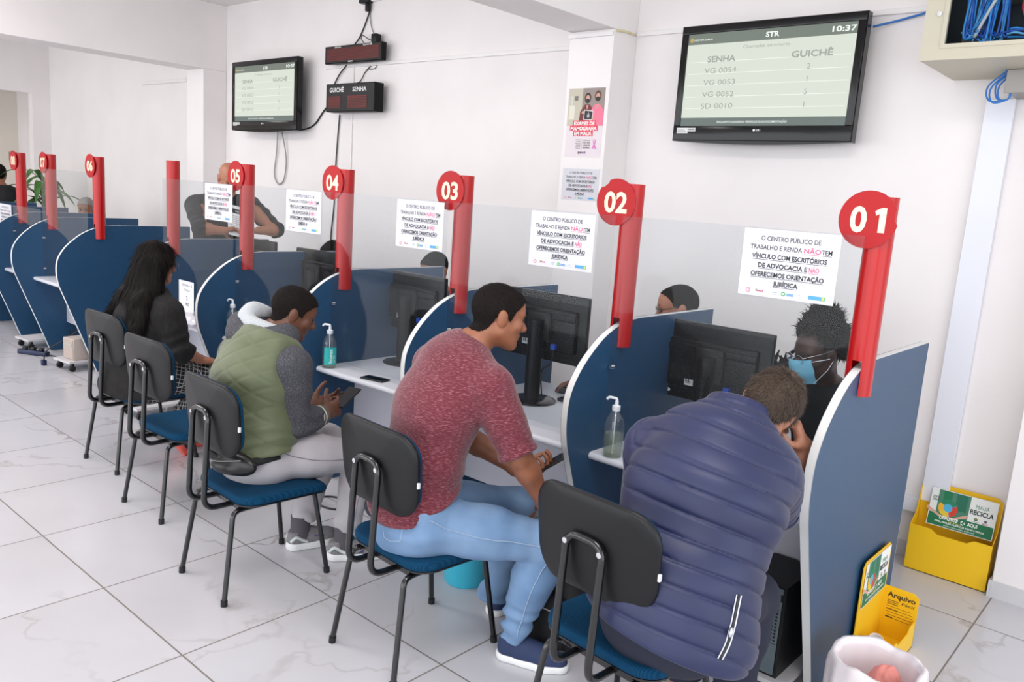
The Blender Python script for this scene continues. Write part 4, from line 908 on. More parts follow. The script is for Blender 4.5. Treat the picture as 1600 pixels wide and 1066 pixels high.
for k in (-1, 0, 1): MB().box((k*0.09-0.02, -0.018, 0.0452), (k*0.09+0.02, 0.018, 0.075), 0.005).build('plug', M_tower, ex, smooth=True, angle=40)
MB().tube(spline([(0.16, 0, 0.02), (0.25, 0.02, 0.006), (0.30, 0.12, 0.006), (0.20, 0.22, 0.05), (0.15, 0.3, 0.2)], 6), 0.006, 8).build('lead', M_wire, ex, smooth=True)
pl = thing('plug', 'blue plug hanging by the foot of partition 07', 'plug', (-7.86, 2.66, 0))
MB().box((-0.025, -0.02, 0.001), (0.025, 0.02, 0.05), 0.008).build('plug_body', mat('blue_plastic', (14, 28, 66), 0.4), pl, smooth=True, angle=40)
MB().tube(spline([(0, 0, 0.05), (0.01, 0.03, 0.14), (0.12, 0.2, 0.28), (0.26, 0.40, 0.50)], 8), 0.006, 8).build('lead', M_wire, pl, smooth=True)

# ------------------------------------------------------------------ potted plant far behind
def dracaena(loc):
    t = thing('potted_plant', 'tall green leafy plant in the far left corner', 'plant', loc)
    MB().lathe([(0.0, 0.0), (0.13, 0.0), (0.17, 0.30), (0.18, 0.31), (0.165, 0.32), (0.15, 0.28), (0.0, 0.27)], seg=28).build('pot', mat('terracotta', (164, 96, 70), 0.7), t, smooth=True, angle=40)
    MB().tube(spline([(0, 0, 0.27), (0.02, 0.01, 0.7), (-0.02, 0.0, 1.1), (0.01, 0, 1.62)], 6), [0.02]*18+[0.016], 10).build('stem', mat('cane', (132, 112, 78), 0.8), t, smooth=True)
    M_leaf = mottled('leaf_green', (58, 104, 50), (84, 128, 60), 12, rough=0.4); r_ = np.random.RandomState(5)
    for k in range(34):
        a = r_.uniform(0, 6.28); z0 = 1.0+0.62*(k/34.0); L_ = r_.uniform(0.40, 0.66); up = r_.uniform(0.15, 0.95); w = r_.uniform(0.030, 0.048); mb = MB(); vs = []; n = 10
        d = V3(math.cos(a), math.sin(a), 0); sd = V3(-math.sin(a), math.cos(a), 0)
        for i in range(n+1):
            q = i/n; c = V3(0, 0, z0)+d*(L_*q*0.85)+UZ*(L_*(up*q*1.3-0.95*q*q)); ww = w*math.sin(math.pi*min(1, 0.08+q*0.92))**0.8+0.003
            vs += [c-sd*ww+UZ*0.012, c, c+sd*ww+UZ*0.012]
        fs = []
        for i in range(n): fs += [(3*i, 3*i+3, 3*i+4, 3*i+1), (3*i+1, 3*i+4, 3*i+5, 3*i+2)]
        mb.add(vs, fs).build('leaf', M_leaf, t, smooth=True)
    return t
dracaena((-11.80, 4.06, 0))
# ------------------------------------------------------------------ sculpting: smooth unions of tapered limbs, meshed as one continuous surface
def P_cone(a, b, ra, rb, k=0.02): return ('c', V3(*a), V3(*b), ra, rb, k)
def P_ell(c, R, rad, k=0.02): return ('e', V3(*c), np.asarray(R, float), V3(*rad), k)
def P_ecap(a, b, ra, rb, side, k=0.04): return ('t', V3(*a), V3(*b), V3(*ra), V3(*rb), unit(side), k)
def prim_bounds(p, inf):
    if p[0] == 'c': r = max(p[3], p[4])+inf; lo = np.minimum(p[1], p[2])-r; hi = np.maximum(p[1], p[2])+r
    elif p[0] == 'e': r = p[3].max()+inf; lo = p[1]-r; hi = p[1]+r
    else: r = max(p[3].max(), p[4].max())+inf; lo = np.minimum(p[1], p[2])-r; hi = np.maximum(p[1], p[2])+r
    return lo, hi
def prim_eval(p, X, Y, Z, inf):
    if p[0] == 'c':
        a, b, ra, rb = p[1:5]; d = b-a; L2 = max(d @ d, 1e-12)
        x, y, z = X-a[0], Y-a[1], Z-a[2]
        t = np.clip((x*d[0]+y*d[1]+z*d[2])/L2, 0, 1)
        return np.sqrt((x-t*d[0])**2+(y-t*d[1])**2+(z-t*d[2])**2)-(ra+t*(rb-ra)+inf)
    if p[0] == 'e':
        c, R, rad = p[1:4]; rad = rad+inf; x, y, z = X-c[0], Y-c[1], Z-c[2]
        u = R[0, 0]*x+R[0, 1]*y+R[0, 2]*z; v = R[1, 0]*x+R[1, 1]*y+R[1, 2]*z; w = R[2, 0]*x+R[2, 1]*y+R[2, 2]*z
        k0 = np.sqrt((u/rad[0])**2+(v/rad[1])**2+(w/rad[2])**2); k1 = np.sqrt((u/rad[0]**2)**2+(v/rad[1]**2)**2+(w/rad[2]**2)**2)
        return k0*(k0-1)/np.maximum(k1, 1e-6)
    a, b, ra, rb, s = p[1:6]; d = b-a; L2 = max(d @ d, 1e-12); ax = unit(d); s = unit(s-ax*(s @ ax)); w = np.cross(ax, s)
    x, y, z = X-a[0], Y-a[1], Z-a[2]; t = np.clip((x*d[0]+y*d[1]+z*d[2])/L2, 0, 1)
    x, y, z = x-t*d[0], y-t*d[1], z-t*d[2]
    ru = ra[0]+t*(rb[0]-ra[0])+inf; rv = ra[1]+t*(rb[1]-ra[1])+inf; rn = np.minimum(ru, rv)
    qu = (x*s[0]+y*s[1]+z*s[2]); qv = (x*w[0]+y*w[1]+z*w[2]); qa = (x*ax[0]+y*ax[1]+z*ax[2])
    k0 = np.sqrt((qu/ru)**2+(qv/rv)**2+(qa/rn)**2); k1 = np.sqrt((qu/ru**2)**2+(qv/rv**2)**2+(qa/rn**2)**2)
    return np.where(k1 > 1e-6, k0*(k0-1)/np.maximum(k1, 1e-6), -rn)
class Field:
    def __init__(s, lo, hi, vox):
        s.lo = np.floor(np.asarray(lo)/vox)*vox; s.n = np.ceil((np.asarray(hi)-s.lo)/vox).astype(int)+1; s.vox = vox
        s.F = np.full(s.n, 0.3, np.float32)
        s.ax = [(s.lo[i]+vox*np.arange(s.n[i])).astype(np.float32) for i in range(3)]
    def block(s, lo, hi):
        i0 = np.clip(np.floor((lo-s.lo)/s.vox).astype(int), 0, s.n-1); i1 = np.clip(np.ceil((hi-s.lo)/s.vox).astype(int)+1, 1, s.n)
        sl = tuple(slice(a, b) for a, b in zip(i0, i1)); X = s.ax[0][sl[0]][:, None, None]; Y = s.ax[1][sl[1]][None, :, None]; Z = s.ax[2][sl[2]][None, None, :]
        return sl, X, Y, Z
    def add(s, p, inf=0.0):
        k = p[-1]; lo, hi = prim_bounds(p, inf); m = 0.03+k
        sl, X, Y, Z = s.block(lo-m, hi+m)
        if any(q.stop <= q.start for q in sl): return s
        d = prim_eval(p, X, Y, Z, inf).astype(np.float32); f = s.F[sl]
        if k > 1e-4:
            hh = np.clip(0.5+0.5*(f-d)/k, 0, 1); s.F[sl] = f*(1-hh)+d*hh-k*hh*(1-hh)
        else: s.F[sl] = np.minimum(f, d)
        return s
    def sub(s, p, k=0.01):
        lo, hi = prim_bounds(p, 0); sl, X, Y, Z = s.block(lo-0.05, hi+0.05)
        if any(q.stop <= q.start for q in sl): return s
        d = -prim_eval(p, X, Y, Z, 0).astype(np.float32); f = s.F[sl]; hh = np.clip(0.5-0.5*(f-d)/k, 0, 1); s.F[sl] = f*(1-hh)+d*hh+k*hh*(1-hh)
        return s
    def cut(s, pt, nrm, k=0.006):
        """keep the side the normal points away from"""
        nrm = unit(nrm); _, X, Y, Z = s.block(s.lo, s.lo+s.n*s.vox); d = ((X-pt[0])*nrm[0]+(Y-pt[1])*nrm[1]+(Z-pt[2])*nrm[2]).astype(np.float32); f = s.F
        hh = np.clip(0.5-0.5*(f-d)/k, 0, 1); s.F = f*(1-hh)+d*hh+k*hh*(1-hh); return s
    def merge(s, o, k=0.01):
        f, d = s.F, o.F; hh = np.clip(0.5+0.5*(f-d)/k, 0, 1); s.F = f*(1-hh)+d*hh-k*hh*(1-hh); return s
    def disp(s, fn, band=0.03):
        I = np.nonzero(np.abs(s.F) < band)
        if len(I[0]):
            pts = np.stack([s.ax[k][I[k]] for k in range(3)], 1).astype(np.float64); s.F[I] += fn(pts).astype(np.float32)
        return s
    def mesh(s, smooth=1):
        F = s.F; ins = F < 0; nx, ny, nz = F.shape
        c = np.zeros((nx-1, ny-1, nz-1), np.int8)
        for dx in (0, 1):
            for dy in (0, 1):
                for dz in (0, 1): c += ins[dx:nx-1+dx, dy:ny-1+dy, dz:nz-1+dz]
        act = (c > 0) & (c < 8); I = np.argwhere(act); idx = np.full(act.shape, -1, np.int64); idx[act] = np.arange(len(I))
        acc = np.zeros((len(I), 3)); cnt = np.zeros(len(I)); cor = [(a, b, d) for a in (0, 1) for b in (0, 1) for d in (0, 1)]
        val = {q: F[I[:, 0]+q[0], I[:, 1]+q[1], I[:, 2]+q[2]].astype(np.float64) for q in cor}
        for q in cor:
            for k in range(3):
                if q[k] == 0:
                    q2 = tuple(1 if i == k else q[i] for i in range(3)); a, b = val[q], val[q2]; m = (a < 0) != (b < 0)
                    t = np.where(m, a/np.where(m, a-b, 1), 0); pos = np.tile(np.array(q, float), (len(I), 1)); pos[:, k] += t
                    acc[m] += pos[m]; cnt[m] += 1
        V = (I+acc/np.maximum(cnt, 1)[:, None])*s.vox+s.lo; Q = []
        for k in range(3):
            a = [slice(None)]*3; b = [slice(None)]*3; a[k] = slice(0, F.shape[k]-1); b[k] = slice(1, F.shape[k])
            cr = ins[tuple(a)] != ins[tuple(b)]; E = np.argwhere(cr); o1, o2 = (k+1) % 3, (k+2) % 3
            ok = (E[:, o1] > 0) & (E[:, o2] > 0) & (E[:, o1] < F.shape[o1]-1) & (E[:, o2] < F.shape[o2]-1); E = E[ok]
            def cell(d1, d2): e = E.copy(); e[:, o1] -= d1; e[:, o2] -= d2; return idx[e[:, 0], e[:, 1], e[:, 2]]
            q = np.stack([cell(1, 1), cell(0, 1), cell(0, 0), cell(1, 0)], 1); fl = ~ins[E[:, 0], E[:, 1], E[:, 2]]; q[fl] = q[fl][:, ::-1]; Q.append(q)
        Q = np.concatenate(Q); Q = Q[(Q >= 0).all(1)]
        for _ in range(smooth):
            S = np.zeros_like(V); N = np.zeros(len(V))
            for i in range(4):
                for j in ((i+1) % 4, (i+3) % 4): np.add.at(S, Q[:, i], V[Q[:, j]]); np.add.at(N, Q[:, i], 1)
            V = 0.5*V+0.5*S/np.maximum(N, 1)[:, None]
        return V, Q
def bounds_of(prims, inf=0.0, pad=0.03):
    B = [prim_bounds(p, inf) for p in prims]; return np.min([b[0] for b in B], 0)-pad, np.max([b[1] for b in B], 0)+pad
def link_mesh(name, V, Q, m, base, parent=None):
    me = bpy.data.meshes.new(name); V = np.asarray(V)-np.asarray(base); n = len(Q)
    me.vertices.add(len(V)); me.vertices.foreach_set('co', V.astype(np.float32).ravel())
    me.loops.add(4*n); me.polygons.add(n); me.loops.foreach_set('vertex_index', Q.astype(np.int32).ravel())
    me.polygons.foreach_set('loop_start', np.arange(0, 4*n, 4, dtype=np.int32))
    me.polygons.foreach_set('use_smooth', np.ones(n, bool)); me.update(calc_edges=True); me.validate()
    for q in (m if isinstance(m, (list, tuple)) else [m]): me.materials.append(q)
    o = bpy.data.objects.new(name, me); COL.objects.link(o)
    if parent is None: o.location = base
    else: o.parent = parent
    return o
def ripple(seed, freq, n=6, aniso=(1, 1, 1)):
    """smooth random field in about -1..1"""
    r = np.random.RandomState(seed); K = r.normal(size=(n, 3))*np.array(aniso)*freq; ph = r.uniform(0, 6.28, n)
    return lambda p: np.sin(p @ K.T+ph).sum(1)/math.sqrt(n)*0.8
def axis_coord(a, b):
    a = V3(*a); d = unit(V3(*b)-a); return lambda p: (p-a) @ d
def seg_dist(p, a, b):
    a = V3(*a); d = V3(*b)-a; t = np.clip(((p-a) @ d)/(d @ d), 0, 1); return np.linalg.norm(p-a-t[:, None]*d, axis=1), t

# ------------------------------------------------------------------ anatomy
def head_frame(f, up):
    f = unit(f); u = unit(V3(*up)-f*(V3(*up) @ f)); r = np.cross(f, u); return np.array([r, f, u])
def hp(J, x, y, z): return J['head']+J['hs']*(J['HR'].T @ V3(x, y, z))
def head_prims(J):
    s = J['hs']; R = J['HR']; q = lambda x, y, z: hp(J, x, y, z); e = lambda x, y, z, a, b, c, k=0.02: P_ell(q(x, y, z), R, (a*s, b*s, c*s), k*s); c = lambda a, b, ra, rb, k=0.015: P_cone(q(*a), q(*b), ra*s, rb*s, k*s)
    L = [e(0, -.014, .032, .076, .098, .088), e(0, .030, -.030, .060, .066, .085, .03), e(0, .045, .045, .060, .045, .050, .03)]
    for g in (-1, 1):
        L += [c((g*.050, .0, -.055), (g*.020, .066, -.098), .026, .020, .03), e(g*.038, .066, -.020, .026, .022, .026, .02), c((g*.012, .086, .026), (g*.048, .072, .026), .012, .010, .015)]
    L += [e(0, .074, -.098, .022, .018, .017, .02), c((0, .086, .012), (0, .112, -.026), .008, .013, .012), e(0, .108, -.030, .014, .012, .010, .008)]
    for g in (-1, 1): L.append(e(g*.012, .100, -.032, .009, .010, .008, .006))
    L += [e(0, .090, -.056, .024, .012, .007, .006), e(0, .089, -.068, .021, .012, .008, .005)]
    for g in (-1, 1): L += [e(g*.077, -.010, -.006, .009, .022, .033, .008), e(g*.083, -.016, .006, .006, .016, .022, .006)]
    return L
def neck_prims(J):
    return [P_cone(hp(J, 0, -.022, -.05), J['neck']+0.02*unit(J['chest']-J['neck']), .054*J['hs'], .062*J.get('bulk', 1), .03)]
def torso_prims(J):
    b0 = J.get('bulk', 1.0); b = J.get('tb', b0); P = [J['pelvis'], J['waist'], J['chest'], J['upper']]; R = [(.172*b, .122*b), (.158*b, .112*b), (.172*b, .122*b), (.150*b, .092*b)]
    sp, ss = J['hipside'], J['shside']; S = [sp, unit(0.6*sp+0.4*ss), unit(0.2*sp+0.8*ss), ss]; L = []
    for i in range(3): L.append(P_ecap(P[i], P[i+1], R[i], R[i+1], unit(S[i]+S[i+1]), .05))
    L.append(P_ecap(P[3], J['neck'], (.085*b, .07*b), (.062*b, .058*b), ss, .06))
    for k in 'LR': L.append(P_cone(0.55*J['upper']+0.45*J['neck']+0.25*(J['sh'+k]-J['upper']), J['sh'+k], .068*b0, .062*b0, .05))
    return L
def arm_prims(J, k, lower=True, upper=True):
    b = J.get('bulk', 1.0); S, E_, W = J['sh'+k], J['el'+k], J['wr'+k]; L = []
    if upper: L += [P_cone(S, S+0.45*(E_-S), .064*b, .054*b, .03), P_cone(S+0.35*(E_-S), E_, .054*b, .042*b, .03)]
    if lower: L += [P_cone(E_, E_+0.3*(W-E_), .042*b, .044*b, .02), P_cone(E_+0.25*(W-E_), W, .044*b, .027*b, .02)]
    return L
def leg_prims(J, k):
    b = J.get('bulk', 1.0); Hp, K, A = J['hip'+k], J['kn'+k], J['an'+k]; back = unit(V3(*(A-K))); f = unit(J['to'+k]-A)
    return [P_cone(Hp, Hp+0.5*(K-Hp), .092*b, .078*b, .05), P_cone(Hp+0.4*(K-Hp), K, .078*b, .060*b, .03), P_cone(K, K+0.35*(A-K)-0.012*f, .058*b, .058*b, .03), P_cone(K+0.3*(A-K)-0.012*f, A, .057*b, .038*b, .03)]
def foot_prims(J, k):
    A, T = J['an'+k], J['to'+k]; d = unit(V3(T[0]-A[0], T[1]-A[1], 0))
    return [P_cone(A, A+V3(0, 0, -.04)-d*.02, .036, .034, .02), P_cone(A+V3(0, 0, -.035)-d*.02, T-d*.04, .034, .026, .03)]
def hand_prims(W, d, n, right, curl, spread=0.10, sc=1.0, thumb=(0.55, 0.75, 0.35), tcurl=0.35):
    """d: wrist to knuckles, n: the way the palm faces; curl per finger (index..little), radians per joint"""
    d = unit(d); n = unit(V3(*n)-d*(V3(*n) @ d)); s = np.cross(d, n)*(1 if right else -1); L = []; W = V3(*W); g = lambda v: v*sc
    L.append(P_cone(W-d*g(.02), W+d*g(.012), g(.026), g(.025), .02))
    lens = ((.044, .026, .022), (.049, .030, .023), (.045, .028, .022), (.036, .021, .020)); kl = (.090, .093, .088, .080)
    for i in range(4):
        off = s*g(.030-.020*i); K = W+d*g(kl[i])+off-n*g(.004*(1 if i in (1, 2) else 0)); L.append(P_cone(W+off*0.55+d*g(.012), K, g(.0155), g(.0125), .014))
        L.append(P_cone(W+off*0.6+d*g(.03)+n*g(.006), W+off*0.9+d*g(kl[i]*0.85)+n*g(.004), g(.013), g(.011), .012))
        a = spread*(1.5-i)/1.5; dd = unit(d*math.cos(a)+s*math.sin(a)); p = K; ang = 0.0; c = curl[i] if hasattr(curl, '__len__') else curl
        for j, ln in enumerate(lens[i]):
            ang += c*(0.9, 1.15, 0.7)[j]; q = p+(dd*math.cos(ang)+n*math.sin(ang))*g(ln); r0 = (.0098, .0090, .0082)[j]; L.append(P_cone(p, q, g(r0), g(r0-.0008), .004)); p = q
    t = unit(d*thumb[0]+s*thumb[1]+n*thumb[2]); p = W+d*g(.020)+s*g(.022)+n*g(.006)
    L.append(P_cone(W+d*g(.015)+s*g(.012), p+t*g(.03), g(.018), g(.0145), .014))
    p = p+t*g(.022); ang = 0
    for j, ln in enumerate((.034, .030, .024)):
        q = p+t*g(ln); r0 = (.0125, .0112, .0098)[j]; L.append(P_cone(p, q, g(r0), g(r0-.001), .005)); p = q
        ax = unit(np.cross(t, d)); 
        t = unit(t*math.cos(tcurl*.6)+unit(d-t*(d @ t))*math.sin(tcurl*.6))
    return L
def joints(**k):
    """fills in whatever a pose leaves out"""
    J = {a: (V3(*b) if isinstance(b, (tuple, list)) else b) for a, b in k.items()}
    J.setdefault('bulk', 1.0); J.setdefault('hs', 1.03); up = J['neck']-J['pelvis']
    J['shside'] = unit(J['shR']-J['shL']); J.setdefault('hipside', J['shside'])
    bend = J.get('bend', 0.03); fw = unit(np.cross(UZ, J['shside'])); J['facing'] = fw; ax = unit(up); back = -unit(np.cross(ax, J['shside'])*-1); 
    back = unit(np.cross(J['shside'], ax)); back = back if back @ fw < 0 else -back; J['back'] = back
    J.setdefault('waist', J['pelvis']+0.30*up+back*bend*0.6); J.setdefault('chest', J['pelvis']+0.62*up+back*bend); J.setdefault('upper', J['pelvis']+0.88*up+back*bend*0.7)
    for a, s in (('R', 1), ('L', -1)): J.setdefault('hip'+a, J['pelvis']+J['hipside']*0.088*s-UZ*0.02)
    J['HR'] = head_frame(J['hf'], J.get('hu', (0, 0, 1)))
    return J
def wave_fold(a, b, spacing, amp, seed=1, wob=0.35):
    """soft creases lying across the line a-b"""
    c = axis_coord(a, b); rp = ripple(seed, 9.0); r2 = ripple(seed+5, 14.0)
    return lambda p: amp*np.sin(2*math.pi*c(p)/spacing+rp(p)*wob*6)*(0.5+0.5*r2(p))
def garment(name, groups, m, J, vox, cuts=(), parent=None, base=None, smooth=1, merge_k=0.015, subs=()):
    """groups: (prims, inflate, displacement or None, own cuts)"""
    allp = [p for g in groups for p in g[0]]; inf = max(g[1] for g in groups); lo, hi = bounds_of(allp, inf); tot = None
    for g in groups:
        f = Field(lo, hi, vox)
        for p in g[0]: f.add(p, g[1])
        if len(g) > 3:
            for c in g[3]: f.cut(*c)
        if g[2] is not None: f.disp(g[2])
        tot = f if tot is None else tot.merge(f, merge_k)
    for c in cuts: tot.cut(*c)
    for c in subs: tot.sub(c, .012)
    V, Q = tot.mesh(smooth); return link_mesh(name, V, Q, m, base, parent)
def skin_body(J, label, m, vox, hands=(), group=None, feet=True, legs=True, extra=()):
    pr = head_prims(J)+neck_prims(J)+torso_prims(J)
    for k in 'LR': pr += arm_prims(J, k)
    if legs:
        for k in 'LR': pr += leg_prims(J, k)+(foot_prims(J, k) if feet else [])
    lo, hi = bounds_of(pr+list(hands), 0.0); f = Field(lo, hi, vox)
    for p in pr+list(hands)+list(extra): f.add(p)
    for g in (-1, 1): f.sub(P_ell(hp(J, g*.031, .098, .006), J['HR'], (.015*J['hs'], .010*J['hs'], .008*J['hs'])), 0.012)
    V, Q = f.mesh(1); base = V3(J['pelvis'][0], J['pelvis'][1], 0); o = link_mesh('person', V, Q, m, base); tag(o, label, 'person', group); return o, base
def face_parts(o, base, J, lids=None, eyes=True):
    s = J['hs']; R = J['HR']
    if eyes:
        for g in (-1, 1):
            f = Field(hp(J, g*.031, .083, .006)-.03, hp(J, g*.031, .083, .006)+.03, .002); f.add(P_ell(hp(J, g*.031, .0815, .005), R, (.0125*s, .0125*s, .0125*s), 0)); V, Q = f.mesh(0); link_mesh('eye', V, Q, mat('eye_dark', (44, 30, 26), 0.3), base, o)
    M_brow = lids or mat('brow_dark', (40, 30, 26), 0.8)
    for g in (-1, 1):
        pts = [hp(J, g*(.014+.010*i), .0965-.0022*i-.0011*i*i, .030+.004*math.sin(i*0.9)) for i in range(4)]
        MB().tube([p-base for p in spline(pts, 4)], [0.004]*12+[0.002], 6).build('eyebrow', M_brow, o, smooth=True)
def add_strands(V, Q, whorl, n, ln, wd, seed=1, lift=.45, flow=None, jit=.35):
    """fine tapering locks lying over a hair surface, combed away from the whorl (or along a given direction)"""
    r = np.random.RandomState(seed); A, B, C, D = V[Q[:, 0]], V[Q[:, 1]], V[Q[:, 2]], V[Q[:, 3]]; nr = np.cross(C-A, D-B); ar = np.linalg.norm(nr, axis=1); nr /= np.maximum(ar, 1e-12)[:, None]
    i = r.choice(len(Q), n, p=ar/ar.sum()); u, v = r.rand(n, 1), r.rand(n, 1); p = (A[i]*(1-u)+B[i]*u)*(1-v)+(D[i]*(1-u)+C[i]*u)*v; N = nr[i]
    fl = (p-whorl) if flow is None else np.tile(np.asarray(flow, float), (n, 1)); fl = fl/np.maximum(np.linalg.norm(fl, axis=1), 1e-9)[:, None]+r.normal(size=(n, 3))*jit
    fl -= N*(fl*N).sum(1)[:, None]; fl /= np.maximum(np.linalg.norm(fl, axis=1), 1e-9)[:, None]; s = np.cross(fl, N); L = ln*(.6+.8*r.rand(n, 1)); tip = p+(fl+N*lift*r.rand(n, 1))*L
    p = p-N*.0008; W = wd*(.7+.6*r.rand(n, 1)); q = np.stack([p-s*W, p+s*W, tip+s*W*.25, tip-s*W*.25], 1).reshape(-1, 3); o = len(V)
    return np.concatenate([V, q]), np.concatenate([Q, o+np.arange(4*n).reshape(-1, 4)])
def short_hair(o, base, J, m, t=0.006, line=None, vox=0.004, rough=0.0012, seed=3, name='hair', freq=220, strands=3500, slen=.008, swid=.0011, whorl=(.01, -.10, .10), lift=.45):
    """cropped hair: the skull grown by t above a hairline given as (y, z) points in head units"""
    line = line or [(-.13, -.075), (-.075, -.072), (-.045, -.045), (-.025, .0), (.012, .004), (.030, -.005), (.038, .030), (.060, .060), (.085, .075), (.12, .09)]
    pr = [p for p in head_prims(J)[:3]]+neck_prims(J); lo, hi = bounds_of(pr, t); f = Field(lo, hi, vox)
    for p in pr[:3]: f.add(p, t*J['hs'])
    f.add(pr[3], t*0.6)
    R, s, c = J['HR'], J['hs'], J['head']; ys = [a for a, b in line]; zs = [b for a, b in line]
    X, Y, Z = f.ax[0][:, None, None], f.ax[1][None, :, None], f.ax[2][None, None, :]
    ly = ((X-c[0])*R[1, 0]+(Y-c[1])*R[1, 1]+(Z-c[2])*R[1, 2])/s; lz = ((X-c[0])*R[2, 0]+(Y-c[1])*R[2, 1]+(Z-c[2])*R[2, 2])/s
    d = ((np.interp(ly.ravel(), ys, zs).reshape(ly.shape)-lz)*s).astype(np.float32); k = 0.006; ff = f.F; hh = np.clip(0.5-0.5*(ff-d)/k, 0, 1); f.F = ff*(1-hh)+d*hh+k*hh*(1-hh)
    if rough: rp = ripple(seed, freq, 8); f.disp(lambda p: rough*rp(p), 0.02)
    V, Q = f.mesh(1)
    if strands: V, Q = add_strands(V, Q, hp(J, *whorl), strands, slen, swid, seed, lift)
    return link_mesh(name, V, Q, m, base, o)
def shoe(o, base, A, T, up_m, sole_m, name='shoe', wid=1.0, sole_h=0.028, tilt=0.0, vox=0.0035):
    """A = ankle, T = toe tip on the floor"""
    d = unit(V3(T[0]-A[0], T[1]-A[1], 0)); L_ = 0.285; toe = V3(T[0], T[1], 0); heel = toe-d*L_; s = np.cross(d, UZ)
    g = lambda t, z, off=0.0: heel+d*(L_*t)+UZ*z+s*off
    pr = [P_cone(g(.14, .045), g(.40, .045), .040*wid, .042*wid, .02), P_cone(g(.36, .042), g(.70, .036), .044*wid, .047*wid, .02), P_cone(g(.66, .034), g(.86, .030), .047*wid, .038*wid, .02), P_cone(g(.15, .055), g(.13, .098), .036*wid, .036*wid, .02), P_cone(g(.22, .085), g(.52, .058), .036*wid, .036*wid, .02)]
    lo, hi = bounds_of(pr); f = Field(lo, hi, vox)
    for p in pr: f.add(p)
    f.cut(V3(0, 0, sole_h), (0, 0, -1), 0.004); f.cut(g(.15, .100), unit(UZ-0.25*d), 0.004)
    V, Q = f.mesh(1); sh = link_mesh(name, V, Q, up_m, base, o)
    pr = [P_cone(g(.13, .02), g(.45, .02), .041*wid, .042*wid, .02), P_cone(g(.4, .02), g(.70, .02), .043*wid, .050*wid, .02), P_cone(g(.66, .02), g(.87, .02), .050*wid, .038*wid, .02)]
    f = Field(lo-.01, hi+.01, vox)
    for p in pr: f.add(p, 0.003)
    f.cut(V3(0, 0, sole_h+0.004), (0, 0, 1), 0.004); f.cut(V3(0, 0, 0.001), (0, 0, -1), 0.004)
    V, Q = f.mesh(1); so = link_mesh('sole', V, Q, sole_m, base, sh)
    return sh, g
def eyeglasses(o, base, J, m, lens=True, y=.104, z=.006):
    t = MB(); q = lambda x, yy, zz: hp(J, x, yy, zz)-base
    for g in (-1, 1):
        ring = [q(g*.033+.024*math.cos(a), y-.002*abs(math.cos(a)), z-.002+.018*math.sin(a)) for a in np.linspace(0, 6.283, 25)[:-1]]
        t.tube(ring, 0.0016*J['hs'], 6, closed=True)
        t.tube([q(g*.057, y-.003, z+.006), q(g*.079, .045, z+.012), q(g*.082, -.012, z+.016), q(g*.080, -.03, z+.004)], 0.0016*J['hs'], 6)
    t.tube([q(-.009, y, z+.004), q(0, y+.004, z+.007), q(.009, y, z+.004)], 0.0016*J['hs'], 6)
    gl = t.build('eyeglasses', m, o, smooth=True)
    if lens:
        for g in (-1, 1): MB().add([q(g*.033+.0225*math.cos(a), y-.001, z-.002+.0165*math.sin(a)) for a in np.linspace(0, 6.283, 21)[:-1]], [tuple(range(20))]).build('lens', glassy('spectacle_glass', (244, 247, 250), 0.08), gl)
    return gl
# ------------------------------------------------------------------ people
def skin(name, rgb):
    if name in MATS: return MATS[name]
    m = mottled(name, rgb, tuple(int(c*0.9) for c in rgb), 30, rough=0.5, lo=0.3, hi=0.75, bump=0.08, bdist=0.001)
    b = m.node_tree.nodes['Principled BSDF']; b.inputs['Subsurface Weight'].default_value = 0.12; b.inputs['Subsurface Radius'].default_value = (0.012, 0.005, 0.003); b.inputs['Subsurface Scale'].default_value = 1.0
    return m
SK_TAN = skin('tan_skin', (152, 96, 68)); SK_BROWN = skin('brown_skin', (104, 64, 45)); SK_LIGHT = skin('light_skin', (178, 120, 94)); SK_DEEP = skin('deep_brown_skin', (72, 45, 37))
H_DARK = mottled('hair_dark', (18, 14, 13), (30, 25, 23), 260, rough=0.8, bump=0.35, spec=0.12); H_BROWN = mottled('hair_greying_brown', (58, 46, 38), (88, 74, 64), 260, rough=0.7, bump=0.35, spec=0.3)
H_BLACK = mottled('hair_long_black', (11, 7, 7), (20, 13, 12), 60, rough=0.7, stretch=(1, 1, 0.05), bump=0.4, spec=0.18); H_GREY = mottled('hair_grey', (130, 126, 124), (160, 156, 152), 100, rough=0.7, bump=0.4)
M_rubber = mat('white_rubber', (226, 226, 226), 0.5)
VF = 0.0055
def hem_plane(J, p, rise, up=False):
    n = J['facing']*rise-UZ*math.sqrt(1-rise*rise); return (V3(*p), -n if up else n, 0.010)
def along(a, b, t): return a+(b-a)*t

# --- man in the maroon sweater -----------------------------------------
J = joints(pelvis=(-2.20, 2.04, .58), neck=(-2.17, 2.235, 1.195), head=(-2.085, 2.325, 1.335), hf=(.50, .86, -.22), hu=(0, 0.15, 1), shR=(-1.975, 2.185, 1.085), shL=(-2.375, 2.275, 1.09),
           hipside=unit(V3(.80, -.45, 0)), elR=(-1.855, 2.235, .845), wrR=(-1.80, 2.355, .635), elL=(-2.30, 2.37, .80), wrL=(-2.04, 2.46, .695), hipR=(-2.10, 2.045, .55), hipL=(-2.28, 2.12, .55),
           knR=(-1.765, 2.345, .505), anR=(-1.86, 2.285, .10), toR=(-1.655, 2.375, 0), knL=(-2.08, 2.53, .50), anL=(-2.15, 2.485, .10), toL=(-2.10, 2.74, 0), bulk=1.06, hs=1.0, bend=.045)
hd = hand_prims(J['wrR'], V3(.12, .80, -.55), V3(-.2, -.45, -.85), True, (0.45, 0.5, 0.5, 0.55), thumb=(0.35, 0.85, 0.25))+hand_prims(J['wrL'], V3(.80, .45, .12), V3(-.1, -.1, 1), False, (0.75, 0.8, 0.8, 0.85))
